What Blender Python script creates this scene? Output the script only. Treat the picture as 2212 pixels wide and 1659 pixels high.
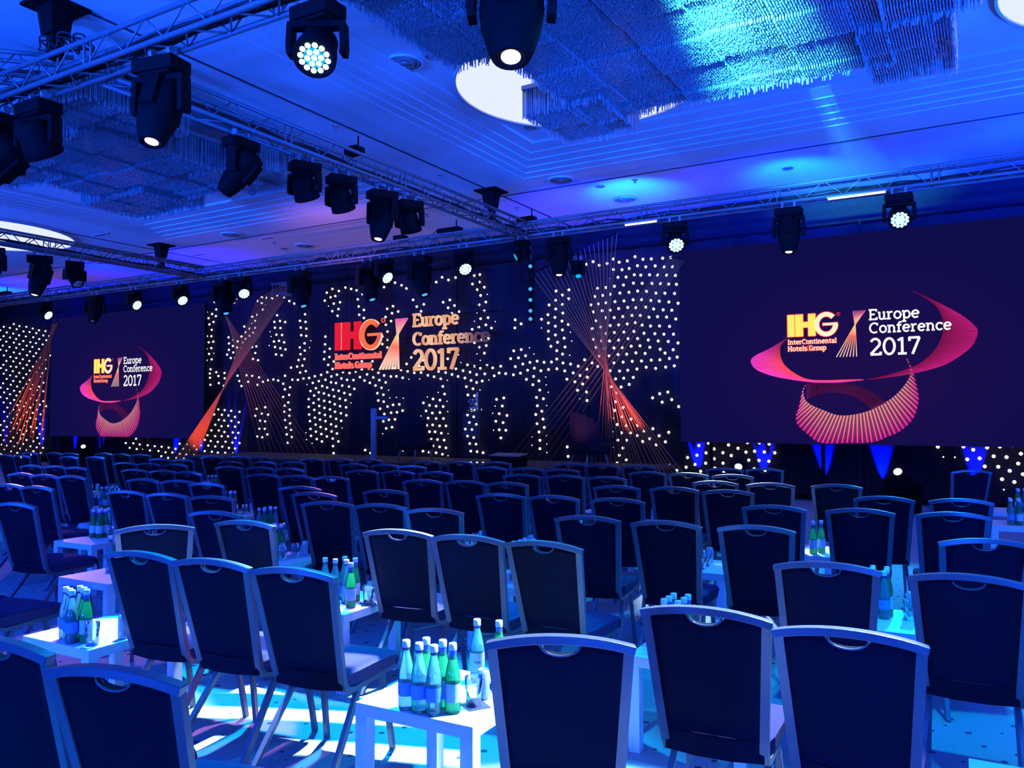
import bpy, math, random
from mathutils import Vector, Matrix, Euler

for _o in list(bpy.data.objects):
    bpy.data.objects.remove(_o)
S = bpy.context.scene
C = S.collection
PI = math.pi
R = math.radians
random.seed(11)

# ------------------------------------------------------------------ camera
cam = bpy.data.cameras.new('camera')
cam.sensor_fit = 'HORIZONTAL'
cam.sensor_width = 36.0
cam.lens = 36.0 * 1757.27 / 2212.0
cam.clip_end = 200
cam_o = bpy.data.objects.new('camera', cam)
C.objects.link(cam_o)
cam_o.matrix_world = (Matrix.Translation((0, 0, 1.60)) @ Matrix.Rotation(R(30.4426), 4, 'Z')
                      @ Matrix.Rotation(R(90 + 2.0859), 4, 'X') @ Matrix.Rotation(R(-0.156), 4, 'Z'))
S.camera = cam_o

# ------------------------------------------------------------------ world and exposure
w = bpy.data.worlds.new('world')
S.world = w
w.use_nodes = True
w.node_tree.nodes['Background'].inputs[0].default_value = (0.0, 0.01, 0.08, 1)
w.node_tree.nodes['Background'].inputs[1].default_value = 0.2
S.view_settings.view_transform = 'Standard'
S.view_settings.look = 'None'
S.view_settings.exposure = 0.0
S.view_settings.gamma = 1.0
S.view_settings.use_curve_mapping = False
S.cycles.max_bounces = 6
S.cycles.diffuse_bounces = 3
S.cycles.glossy_bounces = 3
S.cycles.transmission_bounces = 4
S.cycles.transparent_max_bounces = 16
S.cycles.sample_clamp_indirect = 4.0
S.cycles.caustics_reflective = False
S.cycles.caustics_refractive = False


def spot(name, loc, to, color, power, deg, blend=0.4, rad=0.08):
    l = bpy.data.lights.new(name, 'SPOT')
    l.color = color
    l.energy = power
    l.spot_size = R(deg)
    l.spot_blend = blend
    l.shadow_soft_size = rad
    o = bpy.data.objects.new(name, l)
    C.objects.link(o)
    o.location = loc
    o.rotation_euler = (Vector(to) - Vector(loc)).to_track_quat('-Z', 'Y').to_euler()
    return o


def area(name, loc, to, color, power, sx, sy):
    l = bpy.data.lights.new(name, 'AREA')
    l.shape = 'RECTANGLE'
    l.size, l.size_y = sx, sy
    l.color = color
    l.energy = power
    o = bpy.data.objects.new(name, l)
    C.objects.link(o)
    o.location = loc
    o.rotation_euler = (Vector(to) - Vector(loc)).to_track_quat('-Z', 'Y').to_euler()
    return o


BLUE = (0.006, 0.085, 1.0)
DEEP = (0.0, 0.004, 1.0)
CYAN = (0.0, 0.46, 1.0)
PINK = (1.0, 0.36, 0.95)
VIOLET = (0.62, 0.28, 1.0)
WHITE = (0.55, 0.85, 1.0)
# added unseen fill lamps, three metres up, aimed along the ceiling
for x, y, tx, ty, tz, p, a in ((-21, -6.8, -19, 8, 5.9, 2000, 34), (-14, -6.8, -12.5, 8, 5.9, 2800, 34), (-7, -6.8, -6, 8, 5.9, 2900, 34), (-1, -6.8, -1.5, 8, 5.9, 2600, 34), (4.5, -6.8, 2.5, 8, 5.9, 2300, 34),
                               (7.6, 6.5, -3, 8.6, 5.9, 1500, 34), (-30.6, 3, -17, 9, 5.9, 1300, 34)):
    spot('ceiling_fill_lamp', (x, y, 3.2), (tx, ty, tz), BLUE, p * 6.5, a, 1.0, 0.25)
# more unseen fill added near the floor, flooding the ceiling more softly
for x, y, tx, ty, p in ((-24, -6, -20, 1, 800), (-14, -6.5, -12, 1, 1100), (-5, -6.5, -4, 1, 1100), (4, -6, 2, 1, 1100), (7, 2, 2, 5, 1000), (7, 9, 2, 9.5, 900), (-29.5, 4, -24, 6, 800)):
    o = area('floor_fill_lamp', (x, y, 0.4), (tx, ty, 5.7), BLUE, p * .55, 1.6, 0.5)
    o.data.spread = R(100)
# fill lamps added behind the camera to brighten the nearest rows
for x, p in ((-5, 900), (3, 1100)):
    spot('rear_fill_lamp', (x, -6.5, 5.0), (x - .6, 1.0, 0.3), BLUE, p * 3.4, 46, 0.9, 0.3)
# lit wash head over the near rows, then unseen lamps added around it
spot('wash_or_fill_lamp', (-4.25, 4.35, 4.25), (-2.9, 2.75, 0.0), CYAN, 3000, 46, 0.35, 0.08)
spot('wash_or_fill_lamp', (-4.9, 4.3, 4.4), (-4.12, 2.72, 0.45), WHITE, 1900, 15, 0.15, 0.04)  # added to whiten the table below
spot('wash_or_fill_lamp', (0.6, 4.5, 4.4), (-0.3, 3.6, 0.4), CYAN, 800, 58, 0.5, 0.12)  # added out of view to lift the outer seats
spot('wash_or_fill_lamp', (0.2, 4.6, 4.4), (-1.1, 2.7, 0.5), WHITE, 5200, 24, 0.15, 0.04)  # added to whiten the near chair rails
spot('wash_or_fill_lamp', (-1.0, 4.3, 4.5), (-1.75, 2.75, 0.45), WHITE, 3400, 14, 0.15, 0.04)  # added to whiten the bottle table
# added striped lamp, then front truss heads throwing back over the seats
STREAKS = spot('streak_fill_lamp', (-3.7, 4.75, 4.4), (-3.0, 3.0, 0.0), WHITE, 9000, 22, 0.1, 0.02)
STREAKS.data.use_nodes = True      # added beam cut into bars, imitating light streaks between chair shadows
_nt = STREAKS.data.node_tree
_g = _nt.nodes.new('ShaderNodeNewGeometry')
_s = _nt.nodes.new('ShaderNodeSeparateXYZ')
_nt.links.new(_g.outputs['Incoming'], _s.inputs[0])
_w = _nt.nodes.new('ShaderNodeMath')
_w.operation = 'MULTIPLY_ADD'
_w.inputs[1].default_value = 80.0
_nt.links.new(_s.outputs['Y'], _w.inputs[0])
_x = _nt.nodes.new('ShaderNodeMath')
_x.operation = 'MULTIPLY'
_x.inputs[1].default_value = -34.0
_nt.links.new(_s.outputs['X'], _x.inputs[0])
_nt.links.new(_x.outputs[0], _w.inputs[2])
_f = _nt.nodes.new('ShaderNodeMath')
_f.operation = 'SINE'
_nt.links.new(_w.outputs[0], _f.inputs[0])
_c = _nt.nodes.new('ShaderNodeMath')
_c.operation = 'GREATER_THAN'
_c.inputs[1].default_value = 0.35
_nt.links.new(_f.outputs[0], _c.inputs[0])
_e = [n for n in _nt.nodes if n.type == 'EMISSION'][0]
_nt.links.new(_c.outputs[0], _e.inputs['Strength'])
spot('wash_or_fill_lamp', (-0.5, 12.1, 4.3), (-1.6, 8.0, 0.8), CYAN, 2600, 46, 0.5, 0.1)
spot('wash_or_fill_lamp', (-3.9, 12.1, 4.3), (-2.35, 8.3, 0.9), WHITE, 8000, 17, 0.4, 0.1)
spot('wash_or_fill_lamp', (-8.0, 12.1, 4.3), (-7.0, 8.6, 0.8), BLUE, 1500, 44, 0.5, 0.1)
spot('wash_or_fill_lamp', (-14.0, 12.1, 4.3), (-12.3, 7.8, 0.6), CYAN, 1300, 26, 0.5, 0.1)
spot('wash_or_fill_lamp', (-18, 12.1, 4.3), (-14.3, 7.8, 0.6), BLUE, 1500, 34, 0.5, 0.1)
# pink spot heads
spot('spot_lamp', (-6.20, 4.3, 3.9), (-5.5, 3.7, 0.4), VIOLET, 330, 22, 0.2, 0.05)
spot('spot_lamp', (-2.55, 4.3, 3.8), (-3.4, 2.75, 0.0), PINK, 700, 12, 0.15, 0.03)
spot('spot_lamp', (-2.3, 4.4, 4.4), (-3.2, 3.75, 0.4), PINK, 260, 8, 0.15, 0.03)
spot('spot_lamp', (-6.20, 4.3, 3.95), (-4.1, 2.2, 0.1), PINK, 500, 9, 0.15, 0.03)
spot('spot_lamp', (-7.25, 8.6, 3.9), (-4.75, 4.8, 0.4), PINK, 800, 8, 0.2, 0.05)
spot('spot_lamp', (-15.8, 8.7, 3.9), (-8.2, 4.3, 0.4), VIOLET, 700, 13, 0.3, 0.05)
spot('spot_lamp', (-2.58, 12.4, 4.0), (-2.9, 2.0, 0.2), PINK, 2600, 7, 0.1, 0.05)
# heads standing on the trusses and aimed up: chandelier and ceiling pools
spot('chandelier_lamp', (-1.8, 4.2, 4.7), (-1.85, 7.2, 5.28), (0.06, .7, .95), 42000, 23, 1.0, 0.1)
spot('ceiling_lamp', (-5.55, 13.35, 4.7), (-5.6, 13.85, 5.7), CYAN, 120, 95, 0.9, 0.03)
spot('ceiling_lamp', (-2.75, 13.6, 4.7), (-2.8, 14.2, 5.7), CYAN, 70, 95, 0.9, 0.03)
spot('ceiling_lamp', (-28.0, 13.5, 4.7), (-28, 14.2, 5.7), CYAN, 120, 95, 0.9, 0.03)
spot('ceiling_lamp', (-11.5, 11.8, 3.9), (-11.5, 13.3, 5.7), (.9, .30, .75), 60, 120, 0.9, 0.1)  # added mid-air lamp, tints this stretch of ceiling mauve
for x, p in ((-6.5, 150), (-3, 200), (0.5, 200), (3.5, 150), (-21, 110), (-17.5, 60), (-26, 110)):
    spot('ceiling_lamp', (x, 13.4, 4.7), (x, 14.2, 5.7), DEEP, p * 4.5, 150, 0.9, 0.1)
# small warm floor spots that pick out the orange cords
ORANGE = (1.0, 0.30, 0.10)
spot('cord_lamp', (-4.9, 12.9, 0.75), (-5.72, 13.85, 1.75), ORANGE, 170, 34, 0.8, 0.05)
spot('cord_lamp', (-6.6, 12.6, 0.75), (-6.2, 13.9, 3.0), (0.8, .22, .30), 60, 80, 0.8, 0.05)
spot('cord_lamp', (-17.6, 12.8, 0.35), (-17.4, 13.8, 1.3), ORANGE, 75, 55, 0.8, 0.05)
spot('cord_lamp', (-16.2, 12.6, 0.65), (-16, 13.8, 3.0), (0.9, .14, .16), 70, 80, 0.8, 0.05)
spot('cord_lamp', (-24.9, 12.6, 0.35), (-24.6, 13.9, 2.4), ORANGE, 150, 70, 0.7, 0.05)

# ------------------------------------------------------------------ materials
MATS = {}


def pbr(name, col, rough=0.6, metal=0.0, spec=0.5, noise=None, emit=None, estr=0.0):
    m = bpy.data.materials.new(name)
    m.use_nodes = True
    nt = m.node_tree
    b = nt.nodes['Principled BSDF']
    b.inputs['Base Color'].default_value = (*col, 1)
    b.inputs['Roughness'].default_value = rough
    b.inputs['Metallic'].default_value = metal
    b.inputs['Specular IOR Level'].default_value = spec
    if noise:
        sc, amt, bump = noise
        tc = nt.nodes.new('ShaderNodeTexCoord')
        n = nt.nodes.new('ShaderNodeTexNoise')
        n.inputs['Scale'].default_value = sc
        n.inputs['Detail'].default_value = 4
        nt.links.new(tc.outputs['Object'], n.inputs['Vector'])
        mx = nt.nodes.new('ShaderNodeMix')
        mx.data_type = 'RGBA'
        mx.inputs[6].default_value = (*[c * (1 - amt) for c in col], 1)
        mx.inputs[7].default_value = (*[min(1, c * (1 + amt)) for c in col], 1)
        nt.links.new(n.outputs['Fac'], mx.inputs[0])
        nt.links.new(mx.outputs[2], b.inputs['Base Color'])
        if bump:
            bp = nt.nodes.new('ShaderNodeBump')
            bp.inputs['Strength'].default_value = bump
            bp.inputs['Distance'].default_value = 0.002
            nt.links.new(n.outputs['Fac'], bp.inputs['Height'])
            nt.links.new(bp.outputs[0], b.inputs['Normal'])
    if emit:
        b.inputs['Emission Color'].default_value = (*emit, 1)
        b.inputs['Emission Strength'].default_value = estr
    MATS[name] = m
    return m


def glass(name, tint, body, fac, rough=0.05, solid=0):
    """thin tinted glass: tinted see-through, a little translucent body and a glossy skin"""
    m = bpy.data.materials.new(name)
    m.use_nodes = True
    nt = m.node_tree
    nt.nodes.clear()
    out = nt.nodes.new('ShaderNodeOutputMaterial')
    if solid:
        tr = nt.nodes.new('ShaderNodeBsdfGlass')
        tr.inputs['IOR'].default_value = solid
        tr.inputs['Roughness'].default_value = 0.02
    else:
        tr = nt.nodes.new('ShaderNodeBsdfTransparent')
    tr.inputs[0].default_value = (*tint, 1)
    tl = nt.nodes.new('ShaderNodeBsdfTranslucent')
    tl.inputs[0].default_value = (*body, 1)
    df = nt.nodes.new('ShaderNodeBsdfDiffuse')
    df.inputs[0].default_value = (*body, 1)
    ad = nt.nodes.new('ShaderNodeMixShader')
    nt.links.new(tl.outputs[0], ad.inputs[1])
    nt.links.new(df.outputs[0], ad.inputs[2])
    mx = nt.nodes.new('ShaderNodeMixShader')
    mx.inputs[0].default_value = fac
    nt.links.new(tr.outputs[0], mx.inputs[1])
    nt.links.new(ad.outputs[0], mx.inputs[2])
    gl = nt.nodes.new('ShaderNodeBsdfGlossy')
    gl.inputs['Roughness'].default_value = rough
    fr = nt.nodes.new('ShaderNodeFresnel')
    fr.inputs[0].default_value = 1.45
    m2 = nt.nodes.new('ShaderNodeMixShader')
    nt.links.new(fr.outputs[0], m2.inputs[0])
    nt.links.new(mx.outputs[0], m2.inputs[1])
    nt.links.new(gl.outputs[0], m2.inputs[2])
    nt.links.new(m2.outputs[0], out.inputs[0])
    MATS[name] = m
    return m


def glow(name, col, s):
    m = bpy.data.materials.new(name)
    m.use_nodes = True
    nt = m.node_tree
    nt.nodes.clear()
    out = nt.nodes.new('ShaderNodeOutputMaterial')
    e = nt.nodes.new('ShaderNodeEmission')
    e.inputs[0].default_value = (*col, 1)
    e.inputs[1].default_value = s
    nt.links.new(e.outputs[0], out.inputs[0])
    MATS[name] = m
    return m


def glow_attr(name, s=1.0):
    """a lit display: its colours are stored per corner"""
    m = glow(name, (1, 1, 1), s)
    nt = m.node_tree
    a = nt.nodes.new('ShaderNodeAttribute')
    a.attribute_name = 'Col'
    e = [n for n in nt.nodes if n.type == 'EMISSION'][0]
    nt.links.new(a.outputs['Color'], e.inputs[0])
    return m


def carpet():
    m = pbr('carpet', (0.55, 0.6, 0.66), 0.95, 0, 0.1)
    nt = m.node_tree
    b = nt.nodes['Principled BSDF']
    N = nt.nodes.new
    L = nt.links.new
    tc = N('ShaderNodeTexCoord')
    mp = N('ShaderNodeMapping')
    mp.inputs['Rotation'].default_value = (0, 0, R(20))
    mp.inputs['Scale'].default_value = (8.0, 8.0, 8.0)
    L(tc.outputs['Object'], mp.inputs[0])
    v = N('ShaderNodeTexVoronoi')
    v.inputs['Scale'].default_value = 1.0
    v.inputs['Randomness'].default_value = 0.25
    v.distance = 'MANHATTAN'
    L(mp.outputs[0], v.inputs['Vector'])
    lt = N('ShaderNodeMath')
    lt.operation = 'LESS_THAN'
    lt.inputs[1].default_value = 0.17
    L(v.outputs['Distance'], lt.inputs[0])
    n = N('ShaderNodeTexNoise')
    n.inputs['Scale'].default_value = 90
    n.inputs['Detail'].default_value = 3
    L(tc.outputs['Object'], n.inputs['Vector'])
    m1 = N('ShaderNodeMix')
    m1.data_type = 'RGBA'
    m1.inputs[6].default_value = (0.22, 0.24, 0.27, 1)
    m1.inputs[7].default_value = (0.36, 0.39, 0.43, 1)
    L(n.outputs['Fac'], m1.inputs[0])
    m2 = N('ShaderNodeMix')
    m2.data_type = 'RGBA'
    m2.inputs[7].default_value = (0.06, 0.05, 0.09, 1)
    L(lt.outputs[0], m2.inputs[0])
    L(m1.outputs[2], m2.inputs[6])
    L(m2.outputs[2], b.inputs['Base Color'])
    bp = N('ShaderNodeBump')
    bp.inputs['Strength'].default_value = 0.4
    bp.inputs['Distance'].default_value = 0.004
    L(n.outputs['Fac'], bp.inputs['Height'])
    L(bp.outputs[0], b.inputs['Normal'])
    return m


def crystal(name, body):
    """hanging glass drops: every drop takes its own brightness"""
    m = bpy.data.materials.new(name)
    m.use_nodes = True
    nt = m.node_tree
    nt.nodes.clear()
    N = nt.nodes.new
    L = nt.links.new
    out = N('ShaderNodeOutputMaterial')
    g = N('ShaderNodeNewGeometry')
    rp = N('ShaderNodeValToRGB')
    rp.color_ramp.elements[0].color = (*[c * 0.7 for c in body], 1)
    rp.color_ramp.elements[1].color = (*body, 1)
    e2 = rp.color_ramp.elements.new(0.93)
    e2.color = (*[c * 0.6 for c in body], 1)
    L(g.outputs['Random Per Island'], rp.inputs[0])
    tl = N('ShaderNodeBsdfTranslucent')
    L(rp.outputs[0], tl.inputs[0])
    df = N('ShaderNodeBsdfDiffuse')
    L(rp.outputs[0], df.inputs[0])
    mx = N('ShaderNodeMixShader')
    L(tl.outputs[0], mx.inputs[1])
    L(df.outputs[0], mx.inputs[2])
    gl = N('ShaderNodeBsdfGlossy')
    gl.inputs['Roughness'].default_value = 0.12
    m2 = N('ShaderNodeMixShader')
    m2.inputs[0].default_value = 0.25
    L(mx.outputs[0], m2.inputs[1])
    L(gl.outputs[0], m2.inputs[2])
    tr = N('ShaderNodeBsdfTransparent')
    m3 = N('ShaderNodeMixShader')
    m3.inputs[0].default_value = 0.92
    L(tr.outputs[0], m3.inputs[1])
    L(m2.outputs[0], m3.inputs[2])
    L(m3.outputs[0], out.inputs[0])
    MATS[name] = m
    return m


carpet()
pbr('plaster', (0.72, 0.72, 0.74), 0.85, 0, 0.2, (3, 0.04, 0.05))
pbr('drape', (0.022, 0.02, 0.03), 0.9, 0, 0.2, (14, 0.4, 0.3))
pbr('seam', (0.05, 0.05, 0.06), 0.8)
pbr('aluminium', (0.18, 0.19, 0.21), 0.45, 0.4, 0.5, (25, 0.15, 0.0))
pbr('chair_metal', (0.11, 0.115, 0.16), 0.3, 0.1, 0.7, (40, 0.1, 0.0))
pbr('chrome', (0.75, 0.77, 0.8), 0.2, 0.9)
pbr('navy_fabric', (0.004, 0.004, 0.018), 0.9, 0, 0.15, (220, 0.3, 0.25))
pbr('seat_fabric', (0.04, 0.03, 0.11), 0.9, 0, 0.15, (180, 0.35, 0.3))
pbr('white_laminate', (0.86, 0.86, 0.88), 0.35, 0, 0.5, (6, 0.02, 0.0))
pbr('black_plastic', (0.0035, 0.0035, 0.005), 0.7, 0, 0.1, (30, 0.3, 0.1))
pbr('black_cloth', (0.02, 0.017, 0.028), 0.95, 0, 0.1, (40, 0.3, 0.2))
pbr('cable', (0.008, 0.008, 0.01), 0.6)
pbr('stage_board', (0.05, 0.045, 0.05), 0.7, 0, 0.3, (8, 0.3, 0.1))
pbr('grey_metal', (0.28, 0.28, 0.30), 0.5, 0.3)
pbr('cap_white', (0.9, 0.92, 0.92), 0.4)
pbr('neck_band', (0.04, 0.12, 0.55), 0.5)
pbr('neck_ring', (0.02, 0.03, 0.12), 0.5)
pbr('paper_label', (0.62, 0.78, 0.82), 0.6, 0, 0.3, (35, 0.18, 0.0))
pbr('blue_label', (0.10, 0.32, 0.70), 0.5, 0, 0.3, (30, 0.2, 0.0))
pbr('red_print', (0.6, 0.03, 0.10), 0.6)
pbr('ink', (0.03, 0.05, 0.2), 0.6)
pbr('can_metal', (0.78, 0.82, 0.85), 0.3, 0.5, 0.6, (12, 0.15, 0.0))
pbr('coaster_card', (0.02, 0.02, 0.05), 0.7)
pbr('lime', (0.1, 0.3, 0.12), 0.6)
pbr('orange_cord', (0.95, 0.22, 0.06), 0.6, 0, 0.3)
glass('clear_plastic', (0.80, 1.0, 1.0), (0.30, 0.95, 1.0), 0.34, 0.05, 1.30)
glass('green_glass', (0.25, 0.85, 0.45), (0.08, 0.75, 0.35), 0.42, 0.05, 1.30)
glass('tumbler_glass', (0.9, 0.95, 0.97), (0.5, 0.6, 0.7), 0.10, 0.03)
glass('acrylic', (0.93, 0.95, 0.97), (0.3, 0.3, 0.4), 0.04, 0.05)
crystal('crystal_drop', (0.85, 0.88, 0.93))
glow('bulb_light', (1.0, 0.93, 0.84), 2.4)
glow('lens_cyan', (0.0, 0.42, 0.75), 1.3)
glow('lens_cell', (0.55, 0.97, 1.0), 3.0)
glow('lens_blue', (0.05, 0.35, 0.9), 1.4)
glow('lens_pink', (1.0, 0.72, 0.98), 3.5)
glow('tube_light', (0.9, 0.85, 0.95), 1.6)
glow('lit_dome', (0.80, 0.87, 1.0), 1.0)  # recess surface glows in place of the cove light falling on it
glow('white_pixel', (1, 1, 1), 1.0)
glow('yellow_pixel', (1.0, 0.86, 0.16), 1.0)
glow('cream_pixel', (1.0, 0.92, 0.62), 1.0)
glow('coral_pixel', (1.0, 0.42, 0.22), 1.0)
glow('halo_pixel', (0.75, 0.03, 0.05), 1.0)
glow_attr('display_pixel', 1.0)
M = MATS


# ------------------------------------------------------------------ mesh helpers
class MB:
    def __init__(s):
        s.v, s.f, s.sm, s.c = [], [], [], []

    def face(s, pts, smooth=False, cols=None):
        b = len(s.v)
        s.v += [tuple(p) for p in pts]
        s.f.append(tuple(range(b, b + len(pts))))
        s.sm.append(smooth)
        if cols is not None:
            s.c += cols if isinstance(cols[0], (tuple, list)) else [cols] * len(pts)

    def box(s, c, d, m=None, taper=1.0):
        b = len(s.v)
        x, y, z = d[0] / 2, d[1] / 2, d[2] / 2
        for sz in (-1, 1):
            k = taper if sz < 0 else 1
            for sx, sy in ((-1, -1), (1, -1), (1, 1), (-1, 1)):
                p = Vector((sx * x * k, sy * y * k, sz * z))
                if m is not None:
                    p = m @ p
                s.v.append((p[0] + c[0], p[1] + c[1], p[2] + c[2]))
        for q in ((3, 2, 1, 0), (4, 5, 6, 7), (0, 1, 5, 4), (1, 2, 6, 5), (2, 3, 7, 6), (3, 0, 4, 7)):
            s.f.append(tuple(b + i for i in q))
            s.sm.append(False)
        return s

    def sweep(s, path, prof, smooth=False, cap=True, up=None):
        """sweep a closed 2-D profile along a 3-D path"""
        P = [Vector(p) for p in path]
        n, k = len(P), len(prof)
        b = len(s.v)
        for i, p in enumerate(P):
            t = (P[min(i + 1, n - 1)] - P[max(i - 1, 0)]).normalized()
            u = Vector(up) if up else (Vector((0, 0, 1)) if abs(t.z) < 0.9 else Vector((0, 1, 0)))
            a = t.cross(u).normalized()
            c = a.cross(t).normalized()
            for q in prof:
                w_ = p + a * q[0] + c * q[1]
                s.v.append((w_.x, w_.y, w_.z))
        for i in range(n - 1):
            for j in range(k):
                j2 = (j + 1) % k
                s.f.append((b + i * k + j, b + i * k + j2, b + (i + 1) * k + j2, b + (i + 1) * k + j))
                s.sm.append(smooth)
        if cap:
            s.f.append(tuple(b + j for j in reversed(range(k))))
            s.f.append(tuple(b + (n - 1) * k + j for j in range(k)))
            s.sm += [False, False]
        return s

    def tube(s, path, r, n=6, cap=True):
        return s.sweep(path, [(r * math.cos(2 * PI * i / n), r * math.sin(2 * PI * i / n)) for i in range(n)], True, cap)

    def bar(s, path, w_, d, up=None):
        return s.sweep(path, [(-w_ / 2, -d / 2), (w_ / 2, -d / 2), (w_ / 2, d / 2), (-w_ / 2, d / 2)], False, True, up)

    def lathe(s, prof, n=16, c=(0, 0, 0), m=None, smooth=True, flat=1.0, cap=False):
        b = len(s.v)
        for r, z in prof:
            for i in range(n):
                a = 2 * PI * i / n
                p = Vector((r * math.cos(a), r * math.sin(a) * flat, z))
                if m is not None:
                    p = m @ p
                s.v.append((p.x + c[0], p.y + c[1], p.z + c[2]))
        for i in range(len(prof) - 1):
            for j in range(n):
                j2 = (j + 1) % n
                s.f.append((b + i * n + j, b + i * n + j2, b + (i + 1) * n + j2, b + (i + 1) * n + j))
                s.sm.append(smooth)
        if cap and prof[0][0] > 1e-5:
            s.f.append(tuple(b + j for j in reversed(range(n))))
            s.sm.append(False)
        if cap and prof[-1][0] > 1e-5:
            s.f.append(tuple(b + (len(prof) - 1) * n + j for j in range(n)))
            s.sm.append(False)
        return s

    def build(s, name, mat, parent=None, loc=None, bevel=0):
        me = bpy.data.meshes.new(name)
        me.from_pydata(s.v, [], s.f)
        me.polygons.foreach_set('use_smooth', s.sm)
        me.materials.append(M[mat])
        if s.c:
            at = me.color_attributes.new('Col', 'FLOAT_COLOR', 'CORNER')
            flat = []
            for q in s.c:
                flat += [q[0], q[1], q[2], 1.0]
            at.data.foreach_set('color', flat)
        me.update()
        o = bpy.data.objects.new(name, me)
        C.objects.link(o)
        if parent:
            o.parent = parent
        if loc:
            o.location = loc
        if bevel:
            bv = o.modifiers.new('edge', 'BEVEL')
            bv.width = bevel
            bv.segments = 2
        return o


def inst(o, parent=None, loc=None, rot=None):
    c = o.copy()
    C.objects.link(c)
    c.parent = parent
    if loc is not None:
        c.location = loc
    if rot is not None:
        c.rotation_euler = rot
    return c


def kids(o):
    return [x for x in o.children]


def dup(o, loc=None, rz=None, parent=None):
    """copy a thing with its parts and sub-parts"""
    c = o.copy()
    C.objects.link(c)
    c.parent = parent
    if loc is not None:
        c.location = loc
    if rz is not None:
        c.rotation_euler = (0, 0, rz)
    for ch in KIDS.get(o.name, []):
        n = dup(ch, parent=c)
        KIDS.setdefault(c.name, []).append(n)
    return c


KIDS = {}


def reg(o):
    """remember the children of a prototype"""
    KIDS[o.name] = list(o.children)
    for ch in o.children:
        reg(ch)
    return o


def tag(o, label, cat, group=None, kind=None):
    o['label'] = label
    o['category'] = cat
    if group:
        o['group'] = group
    if kind:
        o['kind'] = kind
    return o


def empty(name, loc=(0, 0, 0), rz=0.0):
    o = bpy.data.objects.new(name, None)
    o.empty_display_size = 0.1
    C.objects.link(o)
    o.location = loc
    o.rotation_euler = (0, 0, rz)
    return o


def struct(o):
    o['kind'] = 'structure'
    return o


ORD = ['zeroth', 'first', 'second', 'third', 'fourth', 'fifth', 'sixth', 'seventh', 'eighth', 'ninth', 'tenth', 'eleventh',
       'twelfth', 'thirteenth', 'fourteenth', 'fifteenth', 'sixteenth', 'seventeenth', 'eighteenth', 'nineteenth', 'twentieth']

# ------------------------------------------------------------------ the room
ZC = 5.7
struct(MB().box((-11.5, 4.5, -0.05), (39, 25, 0.1)).build('floor', 'carpet'))
struct(MB().box((-11.5, 16.1, 3.1), (39, 0.2, 6.2)).build('wall_back', 'drape'))
struct(MB().box((-31.1, 4.5, 3.1), (0.2, 25, 6.2)).build('wall_left', 'plaster'))
struct(MB().box((8.1, 4.5, 3.1), (0.2, 25, 6.2)).build('wall_right', 'plaster'))
struct(MB().box((-11.5, -8.1, 3.1), (39, 0.2, 6.2)).build('wall_rear', 'plaster'))

BAYS = ((-6.95, 5.0, 1.4, 12.25), (-16.6, -8.6, 1.4, 12.2))


def ceiling():
    b = MB()
    xs = sorted({-31, 8} | {v for q in BAYS for v in q[:2]})
    for i in range(len(xs) - 1):
        x0, x1 = xs[i], xs[i + 1]
        bay = [q for q in BAYS if q[0] == x0 and q[1] == x1]
        spans = [(-8, 16)] if not bay else [(-8, bay[0][2]), (bay[0][3], 16)]
        for y0, y1 in spans:
            b.face([(x0, y0, ZC), (x0, y1, ZC), (x1, y1, ZC), (x1, y0, ZC)])
    c = b.build('ceiling', 'plaster')
    struct(c)
    for x0, x1, y0, y1 in BAYS:       # stepped coffers: shallow rings with a narrow groove between
        k = MB()
        z = ZC
        steps = [(0.0, 0.014), (0.26, -0.004), (0.29, 0.018), (0.56, -0.004), (0.59, 0.018), (0.9, -0.004), (0.93, 0.018),
                 (1.25, -0.004), (1.28, 0.018), (1.7, 0.04)]
        for i, (ins, dz) in enumerate(steps):
            a0, a1, c0, c1 = x0 + ins * .55, x1 - ins * .55, y0 + ins * .8, y1 - ins * .8
            z2 = z + dz
            for p, q in (((a0, c0), (a1, c0)), ((a1, c0), (a1, c1)), ((a1, c1), (a0, c1)), ((a0, c1), (a0, c0))):
                k.face([(p[0], p[1], z), (q[0], q[1], z), (q[0], q[1], z2), (p[0], p[1], z2)])
            z = z2
            nx = steps[i + 1][0] if i + 1 < len(steps) else None
            if nx is None:
                k.face([(a0, c0, z), (a0, c1, z), (a1, c1, z), (a1, c0, z)])
            else:
                d0, d1, e0, e1 = x0 + nx * .55, x1 - nx * .55, y0 + nx * .8, y1 - nx * .8
                O = [(a0, c0), (a1, c0), (a1, c1), (a0, c1)]
                I = [(d0, e0), (d1, e0), (d1, e1), (d0, e1)]
                for j in range(4):
                    j2 = (j + 1) % 4
                    k.face([(*O[j], z), (*I[j], z), (*I[j2], z), (*O[j2], z)])
        k.build('coffer', 'plaster', c)
    return z


ZK = ceiling()
n_ = 0
for x0, y0, x1, y1 in ((-7.85, -8, -7.82, 13.02), (-17.85, -8, -17.82, 16), (-31, 13.0, 8, 13.03), (-7.85, 13.02, -7.82, 16)):
    n_ += 1
    struct(MB().box(((x0 + x1) / 2, (y0 + y1) / 2, ZC - 0.004), (x1 - x0, y1 - y0, 0.012)).build('trim_%d' % n_, 'seam'))

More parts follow.
